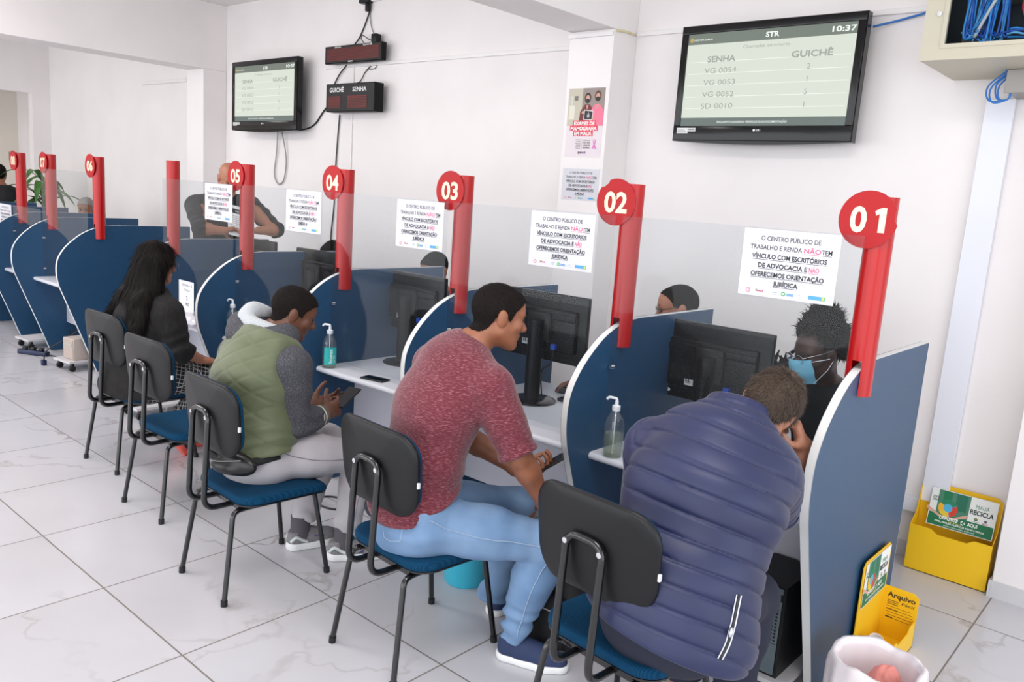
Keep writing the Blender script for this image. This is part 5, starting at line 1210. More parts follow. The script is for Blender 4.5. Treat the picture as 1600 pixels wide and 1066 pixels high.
o, base = skin_body(J, 'man in maroon sweater and light blue jeans sitting sideways, phone in hand', SK_TAN, VF, hd, feet=False)
face_parts(o, base, J)
short_hair(o, base, J, H_DARK, t=0.007, line=[(-.13, -.080), (-.075, -.075), (-.05, -.055), (-.03, .0), (.012, .0), (.026, -.012), (.036, .025), (.060, .058), (.080, .078), (.12, .10)])
M_sw = mottled('maroon_heather_knit', (98, 32, 44), (150, 92, 104), 300, rough=0.95, stretch=(0.22, 0.22, 1.5), lo=0.50, hi=0.72, bump=0.12, sheen=0.25, detail=3)
ax = unit(J['neck']-J['pelvis']); rp = ripple(4, 11, 6, (1, 1, 1.6)); rp2 = ripple(8, 26, 6, (.6, .6, 1.6))
def sweater_folds(p):
    z = p[:, 2]; low = np.clip((0.86-z)/0.28, 0, 1); return 0.006*rp(p)*(0.5+low)+0.0035*rp2(p)*low+0.0055*low*np.sin(z*70+3*rp(p))
sl = lambda k: axis_coord(J['sh'+k], J['el'+k])
def sleeve_folds(k, n0, amp):
    c = sl(k); L_ = np.linalg.norm(J['el'+k]-J['sh'+k]); r_ = ripple(ord(k), 12)
    return lambda p: amp*np.sin(c(p)*95+2.5*r_(p))*np.clip((c(p)-0.45*L_)/(0.5*L_), 0, 1)+0.003*r_(p)-0.005*np.clip((c(p)-0.66*L_)/(0.1*L_), 0, 1)
G = [(torso_prims(J)+[P_ecap(J['pelvis'], J['pelvis']+V3(0, .0, -.03), (.200, .160), (.202, .162), J['hipside'], .05)]+[P_cone(J['hip'+q], J['hip'+q]+.10*unit(J['kn'+q]-J['hip'+q]), .116, .106, .05) for q in 'RL'], 0.020, sweater_folds, [hem_plane(J, (-2.20, 2.03, .645), .42)])]
for k in 'RL': G.append((arm_prims(J, k, lower=False), 0.022, sleeve_folds(k, 0, 0.0055), [(along(J['sh'+k], J['el'+k], .93), J['el'+k]-J['sh'+k], .008)]))
garment('sweater', G, M_sw, J, VF, [], o, base, merge_k=.03, subs=[P_cone(J['neck']+.060*unit(J['head']-J['neck']), J['head'], .066, .09, 0)])
def jeans_mat(name, a, b):
    m = mottled(name, a, b, 5.0, rough=0.85, lo=0.25, hi=0.75, bump=0.0, detail=5); nt = m.node_tree; n = nt.nodes.new('ShaderNodeTexNoise'); n.inputs['Scale'].default_value = 420; bp = nt.nodes.new('ShaderNodeBump'); bp.inputs['Strength'].default_value = .25; bp.inputs['Distance'].default_value = .0006
    nt.links.new(n.outputs['Fac'], bp.inputs['Height']); nt.links.new(bp.outputs['Normal'], nt.nodes['Principled BSDF'].inputs['Normal']); return m
M_jean = jeans_mat('light_blue_denim', (92, 126, 166), (130, 158, 190))
def trousers(J, name, m, o, base, inf=.018, waist_z=None, ankle=.88, amp=.004, seed=2, extra_calf=.012, rise=.3, vox=VF, low=None):
    pel = [P_ecap(J['pelvis']+V3(0, 0, .09), J['pelvis']+V3(0, 0, -.03), (.160*J['bulk'], .112*J['bulk']), (.172*J['bulk'], .125*J['bulk']), J['hipside'], .05)]
    G = []; r1 = ripple(seed, 12, 6); r2 = ripple(seed+3, 28, 6)
    for k in 'RL':
        Kn, An = J['kn'+k], J['an'+k]; c = axis_coord(Kn, An); L_ = np.linalg.norm(An-Kn)
        def fold(p, c=c, L_=L_, Kn=Kn):
            t = np.clip(c(p)/L_, 0, 1.1); kd = np.linalg.norm(p-Kn, axis=1); nk = np.exp(-(kd/.12)**2)
            return amp*(r1(p)+0.5*r2(p))+amp*1.3*np.sin(c(p)*75+3*r1(p))*np.clip((t-.55)/.4, 0, 1)+amp*0.8*nk*np.sin(kd*70+2*r1(p))-extra_calf*np.clip(t-.1, 0, .8)
        G.append((pel+leg_prims(J, k), inf, fold, [(along(Kn, An, ankle), An-Kn, .006)]))
    return garment(name, G, m, J, vox, [hem_plane(J, J['pelvis']+V3(0, 0, waist_z if waist_z else .10), rise, True)], o, base, merge_k=.04)
tr = trousers(J, 'jeans', M_jean, o, base, ankle=1.06, inf=.016, amp=.0085, extra_calf=.002)
MB().tube([p-base for p in spline([J['pelvis']+V3(-.195, .0, .015), J['pelvis']+V3(-.165, -.09, .008), J['pelvis']+V3(-.09, -.150, .004), J['pelvis']+V3(.0, -.165, .006)], 6)], 0.015, 8).build('waistband', mat('dark_waistband', (38, 42, 58), 0.8), o, smooth=True)
# stitched outer seams and a back pocket
from mathutils.bvhtree import BVHTree
def drape(ob, pts, off=.001):
    me = ob.data; T = BVHTree.FromPolygons([v.co[:] for v in me.vertices], [tuple(p.vertices) for p in me.polygons]); out = []
    for p in pts: co, no, i, d = T.find_nearest(Vector(p)); out.append(np.array(co)+np.array(no)*off)
    return out
M_seam = mat('pale_seam_thread', (150, 170, 194), .8)
def seams(J, ob, base, col=M_seam):
    for q, s_ in (('R', 1), ('L', -1)):
        hp_, kn_, an_ = J['hip'+q], J['kn'+q], J['an'+q]; t1 = unit(kn_-hp_); o1 = unit(np.cross(t1, UZ))*1.0; t2 = unit(an_-kn_); fw_ = unit(V3(t1[0], t1[1], 0)); o2 = unit(np.cross(fw_, UZ))
        sg = 1 if (o2 @ J['hipside'])*s_ > 0 else -1
        pts = [hp_+o2*sg*.15+t1*d+UZ*z for d, z in ((.0, .07), (.10, .04), (.22, .02))]+[kn_+o2*sg*.12, along(kn_, an_, .35)+o2*sg*.11-fw_*.02, along(kn_, an_, .7)+o2*sg*.11-fw_*.01, along(kn_, an_, .98)+o2*sg*.11]
        MB().tube(drape(ob, [p-base for p in spline(pts, 8)], .0008), .0021, 6).build('side_seam', col, ob, smooth=True)
seams(J, tr, base)
q = J['pelvis']; pts = [q+V3(.02, -.24, .0), q+V3(.13, -.21, .02), q+V3(.125, -.22, -.065), q+V3(.07, -.24, -.085), q+V3(.02, -.25, -.075), q+V3(.02, -.24, .0)]
MB().tube(drape(tr, [p-base for p in fillet(pts, .01)], .0008), .0022, 6).build('back_pocket', M_seam, tr, smooth=True)
M_navyshoe = mat('navy_knit_shoe', (34, 48, 84), 0.75, bump=(300, .3, .001))
for k in 'RL': shoe(o, base, J['an'+k], J['to'+k], M_navyshoe, M_rubber)
Mp = Matrix.Translation((-1.935, 2.51, 0.728)) @ Matrix.Rotation(math.radians(-50), 4, 'Z') @ Matrix.Rotation(math.radians(35), 4, 'X')
phone(None, Mp, 'black phone held in the hand of the man in the maroon sweater')

# --- man in the green quilted vest --------------------------------------
J = joints(pelvis=(-3.205, 1.955, .585), neck=(-3.26, 2.055, 1.075), head=(-3.205, 2.150, 1.195), hf=(.42, .86, -.42), hu=(0.1, .2, 1), shR=(-3.065, 2.045, .975), shL=(-3.465, 2.025, .965),
           elR=(-3.050, 2.065, .715), wrR=(-3.105, 2.275, .715), elL=(-3.515, 2.11, .71), wrL=(-3.27, 2.30, .715), knR=(-2.985, 2.42, .505), anR=(-3.00, 2.325, .10), toR=(-2.885, 2.50, 0), knL=(-3.285, 2.42, .505), anL=(-3.235, 2.235, .10), toL=(-3.185, 2.45, 0), hs=0.98, bulk=1.05, bend=.05)
hd = hand_prims(J['wrR'], V3(-.25, .95, .15), V3(-.85, -.1, -.2), True, (0.55, 0.6, 0.65, 0.7))+hand_prims(J['wrL'], V3(.35, .9, .1), V3(.7, 0, .6), False, 0.55)
o, base = skin_body(J, 'man in green quilted vest with grey sleeves sitting bent over his hands', SK_BROWN, VF, hd, feet=False)
face_parts(o, base, J)
short_hair(o, base, J, H_DARK, t=0.006)
M_vest = mottled('olive_quilted_nylon', (84, 92, 64), (96, 103, 75), 9, rough=0.6, lo=0.3, hi=0.7, sheen=0.2); M_greyk = mottled('charcoal_melange', (58, 58, 64), (104, 104, 110), 260, rough=0.95, lo=0.48, hi=0.70, bump=0.15, bdist=.0008)
M_fleece = mottled('pale_grey_fleece', (166, 170, 174), (184, 188, 192), 200, rough=0.95, bump=0.5, bdist=.002, sheen=.4)
S_ = J['shside']; A_ = unit(J['neck']-J['pelvis']); r1 = ripple(14, 9); r2 = ripple(17, 22)
def quilt(p):
    u = (p-J['pelvis']) @ S_; v = (p-J['pelvis']) @ A_; sp = .085; a = np.abs(np.sin(math.pi*(u*.62+v)/sp)); b = np.abs(np.sin(math.pi*(u*.62-v)/sp)); q = np.minimum(a, b)
    low = np.clip((.18-v)/.14, 0, 1)
    return -.0035*np.clip(q, 0, .4)*2.5+.004*r1(p)+.003*r2(p)*low+.004*low*np.sin(v*110+3*r1(p))
garment('vest', [(torso_prims(J)+[P_ecap(J['pelvis']+V3(0, 0, .08), J['pelvis']+V3(0, 0, .0), (.178, .13), (.185, .14), J['hipside'], .05)], .032, quilt, [hem_plane(J, (-3.19, 1.93, .615), .16)])], M_vest, J, VF,
        [(J['shR']+V3(.03, 0, 0), V3(1, .08, .28), .015), (J['shL']-V3(.03, 0, 0), V3(-1, .08, .28), .015), (J['neck']+V3(0, .02, .035), V3(0, .35, 1), .012)], o, base)
for k, sg in (('R', 1), ('L', -1)):
    c = axis_coord(J['sh'+k], J['el'+k]); r_ = ripple(31+sg, 13)
    f = lambda p, c=c, r_=r_: .0042*np.sin(c(p)*78+2.8*r_(p))*np.clip((c(p)-.07)/.1, 0, 1)+.003*r_(p)
    sl_ = garment('sleeve', [(arm_prims(J, k)+[P_cone(J['upper']+.5*(J['sh'+k]-J['upper']), J['sh'+k], .060, .066, .03)], .026, f, [(along(J['el'+k], J['wr'+k], .62), J['wr'+k]-J['el'+k], .006)])], M_greyk, J, VF, [], o, base)
    # ribbed cuff with two white stripes
    d = J['wr'+k]-J['el'+k]; L_ = np.linalg.norm(d); d = unit(d)
    cb_ = MB(); a0 = along(J['el'+k], J['wr'+k], .56); M_cuff = mat('olive_rib_cuff', (96, 92, 76), 0.9); 
    for i, (t0, t1, mi, rr) in enumerate(((0, .018, 0, .052), (.018, .026, 1, .0515), (.026, .036, 0, .051), (.036, .044, 1, .0505), (.044, .066, 0, .049))): cb_.tube([a0+d*t0-base, a0+d*t1-base], rr, 24, mi=i % 2 if i != 4 else 0)
    cb_.build('cuff', [M_cuff, mat('cuff_stripe', (214, 214, 212), 0.9)], sl_, smooth=True, angle=40)
# hood: grey outside, pale fleece lining rolled out round the neck
nk = J['neck']; bk = J['back']; r_ = ripple(44, 30)
cv = spline([nk+V3(-.115, .045, .055), nk+V3(-.135, -.04, .045), nk+V3(-.085, -.100, .015), nk+V3(.0, -.100, .000), nk+V3(.075, -.055, .010), nk+V3(.10, .03, .02)], 3)
pr = [P_cone(cv[i], cv[i+1], .046+.012*math.sin(i*.5), .046+.012*math.sin((i+1)*.5), .03) for i in range(len(cv)-1)]
hdg = garment('hood', [(pr, .004, lambda p: .004*r_(p), [])], M_greyk, J, .005, [], o, base)
cv = spline([nk+V3(-.085, .06, .105), nk+V3(-.105, -.01, .115), nk+V3(-.075, -.065, .090), nk+V3(-.01, -.068, .065), nk+V3(.055, -.03, .050), nk+V3(.085, .045, .035), nk+V3(.065, .10, .03)], 3)
rr_ = np.interp(np.linspace(0, 1, len(cv)), [0, .2, .45, .7, 1], [.020, .036, .030, .024, .012]); pr = [P_cone(cv[i], cv[i+1], rr_[i], rr_[i+1], .02) for i in range(len(cv)-1)]
rl = ripple(46, 38); garment('hood_lining', [(pr, .0, lambda p: .006*rl(p), [])], M_fleece, J, .005, [], hdg, base)
M_pale = jeans_mat('pale_grey_denim', (166, 162, 166), (182, 178, 182))
tr = trousers(J, 'jeans', M_pale, o, base, ankle=.90, amp=.006, seed=12, inf=.018, waist_z=.07, extra_calf=.0)
seams(J, tr, base, mat('grey_seam_thread', (134, 130, 136), .8))
# waist pack worn on the hip
wp = Field(J['pelvis']-.4, J['pelvis']+.4, .005); q = J['pelvis']
wp.add(P_ell(q+V3(.130, -.165, -.010), np.array([unit(V3(1, .35, .08)), unit(V3(-.35, 1, 0)), UZ]), (.105, .040, .052), 0)).add(P_ell(q+V3(.100, -.190, -.025), np.array([unit(V3(1, .35, .08)), unit(V3(-.35, 1, 0)), UZ]), (.085, .042, .034), .012)); V, Q = wp.mesh(1)
wpo = link_mesh('waist_pack', V, Q, mat('black_leather', (20, 19, 20), 0.38, bump=(90, .25, .002)), base, o)
MB().tube([p-base for p in spline([q+V3(.02, -.225, -.012), q+V3(.10, -.222, .004), q+V3(.19, -.18, .022)], 6)], .0025, 6).build('zip', M_wgrey, wpo, smooth=True)
MB().tube([p-base for p in spline([q+V3(-.195, .02, .010), q+V3(-.17, -.12, -.005), q+V3(-.02, -.180, -.02), q+V3(.16, -.15, -.01), q+V3(.205, .0, .012)], 6)], .017, 8).build('pack_strap', mat('black_webbing', (22, 22, 24), .8), wpo, smooth=True)
M_mesh = mottled('grey_mesh_shoe', (104, 102, 106), (140, 138, 140), 350, rough=.8, bump=.3, bdist=.001); M_silver = mat('silver_overlay', (198, 204, 202), .35)
for k in 'RL':
    sh, g = shoe(o, base, J['an'+k], J['to'+k], M_mesh, M_rubber, sole_h=.036)
    d = unit(g(1, 0)-g(0, 0)); s_ = np.cross(d, UZ)
    for sd in (-1, 1):
        MB().tube([p-base for p in spline([g(.02, .05, sd*.030), g(.10, .075, sd*.043), g(.20, .060, sd*.046), g(.30, .046, sd*.049)], 5)], .008, 8).build('heel_overlay', M_silver, sh, smooth=True)
        MB().tube([p-base for p in [g(.42, .068, sd*.046), g(.60, .066, sd*.047), g(.57, .046, sd*.0505), g(.50, .046, sd*.0505), g(.58, .058, sd*.0485)]], .0022, 6).build('side_mark', mat('indigo_print', (50, 48, 130), .5), sh, smooth=True)
    for i in range(4): MB().tube([p-base for p in spline([g(.44+.065*i, .080-.0095*i, -.024), g(.455+.065*i, .092-.011*i, 0), g(.44+.065*i, .080-.0095*i, .024)], 5)], .003, 6).build('lace', M_rubber, sh, smooth=True)
    MB().tube([J['an'+k]-base+V3(0, 0, -.04), J['an'+k]-base+V3(0, 0, .07)], .0475, 18).build('sock', mat('grey_sock', (84, 80, 86), .95), o, smooth=True, angle=40)
phone(None, Matrix.Translation((-3.135, 2.415, 0.765)) @ Matrix.Rotation(math.radians(15), 4, 'Z') @ Matrix.Rotation(math.radians(25), 4, 'X'), 'dark phone in the hands of the man in the green vest')

# --- woman with long dark hair -------------------------------------------
J = joints(pelvis=(-4.87, 2.20, .565), neck=(-4.835, 2.235, 1.075), head=(-4.815, 2.275, 1.255), hf=(-.05, .98, -.18), shR=(-4.655, 2.25, .975), shL=(-5.015, 2.205, .975), elR=(-4.605, 2.30, .755), wrR=(-4.72, 2.50, .655), elL=(-5.09, 2.30, .745), wrL=(-4.93, 2.50, .655),
           knR=(-4.76, 2.64, .535), anR=(-4.87, 2.345, .155), toR=(-4.86, 2.47, 0), knL=(-4.98, 2.62, .53), anL=(-5.0, 2.58, .10), toL=(-5.0, 2.80, 0), hs=.98, bulk=.97, bend=.03)
hd = hand_prims(J['wrR'], V3(-.15, .95, -.2), V3(-.1, -.1, -1), True, .3, sc=.93)+hand_prims(J['wrL'], V3(.15, .95, -.2), V3(.1, -.1, -1), False, .3, sc=.93)
o, base = skin_body(J, 'woman with long dark hair in charcoal coat and checked trousers', SK_LIGHT, .006, hd, feet=False)
face_parts(o, base, J)
H_, N_ = J['head'], J['neck']; R_ = J['HR']; fw = R_[1]; sd = R_[0]
pr = [P_ell(hp(J, 0, -.018, .036), R_, (.092, .112, .098), .02)]
for x in np.linspace(-.085, .085, 5):
    a = H_+sd*x*0.9-fw*(.045+.03*(1-(x/.085)**2)); m1 = N_+sd*(x*1.35)-V3(0, .085, .045)+V3(0, 0, .02); b = N_+sd*(x*2.1-.03)-V3(0, .140, .20)+V3(0, 0, .03*abs(x)/.085)
    pr += [P_cone(a, m1, .050, .048, .03), P_cone(m1, b, .052, .042, .03)]
for sg in (-1, 1): pr += [P_cone(H_+sd*sg*.075-fw*.01+UZ*.02, N_+sd*sg*.115+UZ*.05-V3(0, .03, 0), .034, .040, .03), P_cone(N_+sd*sg*.115+UZ*.05-V3(0, .03, 0), N_+sd*sg*.16+V3(0, -.05, -.11), .040, .026, .03)]
lo, hi = bounds_of(pr, .01); f = Field(lo, hi, .005)
for p in pr: f.add(p)
f.sub(P_ell(hp(J, 0, .115, -.02), R_, (.062, .075, .105)), .02)
rs = ripple(50, 1.0, 8, (95, 95, 5)); rb = ripple(53, 1.0, 6, (40, 40, 7)); f.disp(lambda p: .0032*rs(p)+.004*rb(p)+.014*np.clip((.96-p[:, 2])/.08, 0, 1)*np.abs(rs(p)), .03)
V, Q = f.mesh(1); V, Q = add_strands(V, Q, None, 9000, .075, .0016, 5, .12, flow=(0, -.1, -1), jit=.12); link_mesh('long_hair', V, Q, H_BLACK, base, o)
eyeglasses(o, base, J, mat('silver_frame', (200, 200, 205), .2, metal=1.0))
M_coat = mottled('charcoal_ribbed_wool', (17, 16, 17), (27, 25, 25), 90, rough=.95, stretch=(1, 1, .25), bump=.3)
A_ = unit(J['neck']-J['pelvis']); r1 = ripple(60, 10); r2 = ripple(63, 24)
G = [(torso_prims(J)+[P_ecap(J['pelvis']+V3(0, -.01, .06), J['pelvis']+V3(-.01, -.03, -.07), (.20, .15), (.235, .165), J['hipside'], .06)], .030, lambda p: .005*r1(p)+.003*r2(p), [((J['pelvis']+V3(0, 0, -.105)), -UZ, .01)])]
for k in 'RL':
    c = axis_coord(J['sh'+k], J['el'+k]); G.append((arm_prims(J, k), .028, (lambda c: lambda p: .006*np.sin(c(p)*70+2.5*r1(p))*np.clip((c(p)-.08)/.1, 0, 1)+.003*r1(p))(c), [(along(J['el'+k], J['wr'+k], .22), J['wr'+k]-J['el'+k], .008)]))
garment('coat', G, M_coat, J, .006, [(J['neck']+V3(0, 0, .05), V3(0, .2, 1), .01)], o, base, merge_k=.02)
for k in 'RL': MB().tube([along(J['el'+k], J['wr'+k], .14)-base, along(J['el'+k], J['wr'+k], .27)-base], .062, 20).build('coat_cuff', mat('black_knit', (20, 20, 22), .95), o, smooth=True, angle=40)
M_grid = mat('black_checked_cloth', (16, 16, 18), .9); nt = M_grid.node_tree
tc = nt.nodes.new('ShaderNodeTexCoord'); mp = nt.nodes.new('ShaderNodeMapping'); mp.inputs['Rotation'].default_value = (0.3, 0.2, 0.35); sp = nt.nodes.new('ShaderNodeSeparateXYZ'); nt.links.new(tc.outputs['Object'], mp.inputs[0]); nt.links.new(mp.outputs[0], sp.inputs[0]); prev = None
for i in range(3):
    m1 = nt.nodes.new('ShaderNodeMath'); m1.operation = 'PINGPONG'; m1.inputs[1].default_value = .0125; nt.links.new(sp.outputs[i], m1.inputs[0]); m2 = nt.nodes.new('ShaderNodeMath'); m2.operation = 'LESS_THAN'; m2.inputs[1].default_value = .0011; nt.links.new(m1.outputs[0], m2.inputs[0])
    if prev is None: prev = m2
    else: mx = nt.nodes.new('ShaderNodeMath'); mx.operation = 'MAXIMUM'; nt.links.new(prev.outputs[0], mx.inputs[0]); nt.links.new(m2.outputs[0], mx.inputs[1]); prev = mx
mc = nt.nodes.new('ShaderNodeMix'); mc.data_type = 'RGBA'; mc.inputs['A'].default_value = lin((16, 16, 18)); mc.inputs['B'].default_value = lin((190, 190, 190)); nt.links.new(prev.outputs[0], mc.inputs['Factor']); nt.links.new(mc.outputs['Result'], nt.nodes['Principled BSDF'].inputs['Base Color'])
trousers(J, 'trousers', M_grid, o, base, ankle=.85, amp=.003, seed=70, inf=.016, vox=.006)
M_trainer = mat('charcoal_trainer', (44, 44, 50), .8)
shoe(o, base, J['anL'], J['toL'], M_trainer, mat('coral_sole', (226, 92, 84), .5))
sh, g = shoe(o, base, V3(-4.87, 2.34, .1), V3(-4.86, 2.475, 0), M_trainer, mat('coral_sole', (226, 92, 84), .5))
def tip_up(ob, piv, ang):
    """the foot is tucked back: heel raised, toe on the floor"""
    M = Matrix.Translation(piv) @ Matrix.Rotation(ang, 4, 'X') @ Matrix.Translation(-Vector(piv)); ob.data.transform(M)
    for c_ in ob.children: tip_up(c_, piv, ang)
tip_up(sh, Vector((V3(-4.86, 2.46, .012)-base)), -0.95)

# --- man in the navy quilted jacket ----------------------------------------
J = joints(pelvis=(-1.115, 2.105, .585), neck=(-1.120, 2.405, 1.090), head=(-1.060, 2.535, 1.168), hf=(-.36, .64, -.68), hu=(.25, .55, .8), shR=(-.965, 2.375, .990), shL=(-1.345, 2.325, 1.00), elR=(-1.030, 2.640, .805), wrR=(-.985, 2.70, 1.02), elL=(-1.465, 2.50, .83), wrL=(-1.30, 2.76, .785),
           knR=(-1.035, 2.53, .515), anR=(-1.05, 2.50, .10), toR=(-1.045, 2.72, 0), knL=(-1.235, 2.54, .515), anL=(-1.24, 2.50, .10), toL=(-1.235, 2.725, 0), hs=1.03, bulk=1.10, tb=1.26, bend=.05)
hd = hand_prims(J['wrR'], V3(-.30, -.25, .85), V3(-.75, -.35, -.15), True, (1.15, 1.2, 1.25, 1.25), thumb=(.45, .65, .45), tcurl=.7)+hand_prims(J['wrL'], V3(.6, .75, -.05), V3(0, 0, -1), False, .3)
o, base = skin_body(J, 'man in navy quilted jacket leaning his head on his hand over the desk', SK_LIGHT, VF, hd, feet=False)
face_parts(o, base, J)
short_hair(o, base, J, H_BROWN, t=0.012, rough=.0016, freq=120, strands=9000, slen=.020, swid=.0012, whorl=(.015, -.095, .095), lift=.5, line=[(-.13, -.085), (-.075, -.080), (-.05, -.050), (-.03, .0), (.012, .0), (.026, -.012), (.036, .025), (.060, .05), (.080, .07), (.12, .10)])
M_navy = mottled('navy_nylon', (21, 29, 66), (26, 35, 76), 8, rough=.5, lo=.3, hi=.7, sheen=.1)
P0, N0 = J['pelvis'], J['neck']; A_ = unit(N0-P0); r1 = ripple(80, 7); r2 = ripple(83, 20); sd = J['shside']
def tubes(coord, sp, deep, wob=.012, seed=1):
    rw = ripple(seed, 5)
    def fn(p):
        v = coord(p)+wob*rw(p); s_ = np.abs(np.sin(math.pi*v/sp)); return deep*np.exp(-(s_*sp/math.pi/.0048)**2)-deep*.28*s_+.0035*r1(p)+.002*r2(p)
    return fn
def body_v(p): u = (p-P0) @ sd; v = (p-P0) @ A_; return v+.05*u-.10*u*u
skirt = [P_ecap(P0+V3(0, 0, .10), P0+V3(.02, -.02, -.055), (.215, .165), (.235, .175), J['hipside'], .06)]
G = [(torso_prims(J)+skirt, .030, tubes(body_v, .070, .0068), [(P0+V3(.02, -.02, -.062), V3(-.15, -.27, -1), .010)])]
for k in 'RL':
    S1, E1, W1 = J['sh'+k], J['el'+k], J['wr'+k]; c = axis_coord(S1, E1); rw = ripple(90, 9)
    G.append((arm_prims(J, k, lower=False), .030, tubes(c, .062, .006, .006, 5), [])); c2 = axis_coord(E1, W1); G.append((arm_prims(J, k, upper=False), .022, tubes(c2, .05, .006, .004, 7), [(along(E1, W1, .66), W1-E1, .008)]))
jk = garment('jacket', G, M_navy, J, .0045, [], o, base, merge_k=.012)
cl = [N0+.080*(math.cos(a)*sd+math.sin(a)*np.cross(A_, sd))*V3(1, 1, 1)+A_*.078 for a in np.linspace(2.2, 7.2, 16)]
pr = [P_cone(cl[i], cl[i+1], .026, .026, .01) for i in range(15)]+[P_cone(cl[i]-A_*.03, cl[i+1]-A_*.03, .030, .030, .01) for i in range(15)]
garment('collar', [(pr, .0, lambda p: .002*r2(p)-.004*np.abs(np.sin(((p-N0) @ A_)*math.pi/.03)), [])], M_navy, J, .005, [], jk, base)
pk = MB(); w0 = P0+V3(.205, -.045, .185); w1 = P0+V3(.185, -.095, -.005)
zp = spline([P0+V3(.300, -.075, .175), P0+V3(.290, -.095, .11), P0+V3(.275, -.115, .05), P0+V3(.255, -.135, .00)], 6)
# --- placed on the jacket surface below
def on_surface(ob, pts, off=.002, toward=None):
    """drop points onto a mesh along the direction to its axis"""
    from mathutils.bvhtree import BVHTree
    me = ob.data; T = BVHTree.FromPolygons([v.co[:] for v in me.vertices], [tuple(p.vertices) for p in me.polygons]); out = []
    for p in pts:
        co, no, i, d = T.find_nearest(Vector(p)); out.append(np.array(co)+np.array(no)*off)
    return out
zs = on_surface(jk, [p-base for p in zp], .005)
for _ in range(6): zs = [zs[0]]+[(zs[i-1]+zs[i]*2+zs[i+1])/4 for i in range(1, len(zs)-1)]+[zs[-1]]
for dx, nm, mm in ((-.006, 'pocket_piping', mat('pale_piping', (204, 206, 214), .5)), (.008, 'pocket_piping', mat('pale_piping', (204, 206, 214), .5))):
    MB().tube([p+V3(dx*.8, dx*.3, 0) for p in zs], .0021, 8).build(nm, mm, jk, smooth=True)
MB().tube([p+V3(.001, 0, 0) for p in zs], .0035, 6).build('zip', mat('zip_dark', (24, 24, 34), .4), jk, smooth=True)
MB().tube([zs[8]+V3(.002, -.006, 0), zs[10]+V3(.003, -.008, -.004)], .0055, 10).build('zip_pull', M_chrome, jk, smooth=True)
trousers(J, 'trousers', mat('navy_trouser_cloth', (28, 32, 50), .85), o, base, ankle=.90, seed=95, vox=.007)
for k in 'RL': shoe(o, base, J['an'+k], J['to'+k], mat('pale_trainer', (190, 196, 204), .7), M_rubber)

# --- clerks and others behind the desks -------------------------------------
def sitter(label, head, hf, cloth_rgb, skin_m, hair=None, facing=(0, -1), hs=1.0, arms=None, vox=.008, bulk=1.0, drop=.18, back=.07, stand=False, hands=(), pel=None, line=None, hair_t=.006, bendv=.03, clothname='shirt', sleeve=.9, feet=True):
    f2 = unit(V3(facing[0], facing[1], 0)); sd = np.cross(f2, UZ); hd_ = V3(*head); nk_ = hd_-UZ*drop-f2*back; pv = V3(*pel) if pel is not None else V3(nk_[0]-f2[0]*.10, nk_[1]-f2[1]*.10, .57 if not stand else .95)
    k = dict(pelvis=pv, neck=nk_, head=hd_, hf=hf, shR=nk_+sd*.185-UZ*.075, shL=nk_-sd*.185-UZ*.075, hs=hs, bulk=bulk, bend=bendv)
    if arms: k.update(arms)
    else: k.update(elR=nk_+sd*.22-UZ*.36-f2*.02, elL=nk_-sd*.22-UZ*.36-f2*.02, wrR=nk_+sd*.10-UZ*.40+f2*.12, wrL=nk_-sd*.10-UZ*.40+f2*.12)
    for s_, q in (('R', 1), ('L', -1)):
        if stand: k['kn'+s_] = pv+sd*.10*q-UZ*.45; k['an'+s_] = pv+sd*.11*q-UZ*.85; k['to'+s_] = V3(*(pv+sd*.12*q+f2*.20)[:2], 0)
        else: k['kn'+s_] = pv+sd*.13*q+f2*.40-UZ*.05; k['an'+s_] = V3(*(pv+sd*.13*q+f2*.38)[:2], .10); k['to'+s_] = V3(*(pv+sd*.13*q+f2*.60)[:2], 0)
    J = joints(**k); o, base = skin_body(J, label, skin_m, vox, hands, feet=False)
    face_parts(o, base, J)
    if hair is not None: short_hair(o, base, J, hair, t=hair_t, line=line, vox=.005)
    r1 = ripple(int(abs(head[0])*10), 10); G = [(torso_prims(J), .02, lambda p: .004*r1(p), [(J['pelvis']+V3(0, 0, -.05), -UZ, .01)])]
    for s_ in 'RL':
        c = axis_coord(J['sh'+s_], J['el'+s_]); G.append((arm_prims(J, s_), .018, (lambda c: lambda p: .004*np.sin(c(p)*70+2.5*r1(p))+.002*r1(p))(c), [(along(J['el'+s_], J['wr'+s_], sleeve), J['wr'+s_]-J['el'+s_], .008)]))
    cg = garment(clothname, G, mottled('cloth_%d_%d_%d' % cloth_rgb, cloth_rgb, tuple(min(255, c+10) for c in cloth_rgb), 120, rough=.9, bump=.15), J, vox, [(J['neck']+UZ*.045, UZ, .01)], o, base, merge_k=.02)
    trousers(J, 'trousers', mat('dark_trouser_cloth', (34, 36, 44), .9), o, base, vox=.011, ankle=.9)
    for s_ in 'RL': shoe(o, base, J['an'+s_], J['to'+s_], M_tower, M_tower, vox=.006)
    return o, base, J, cg
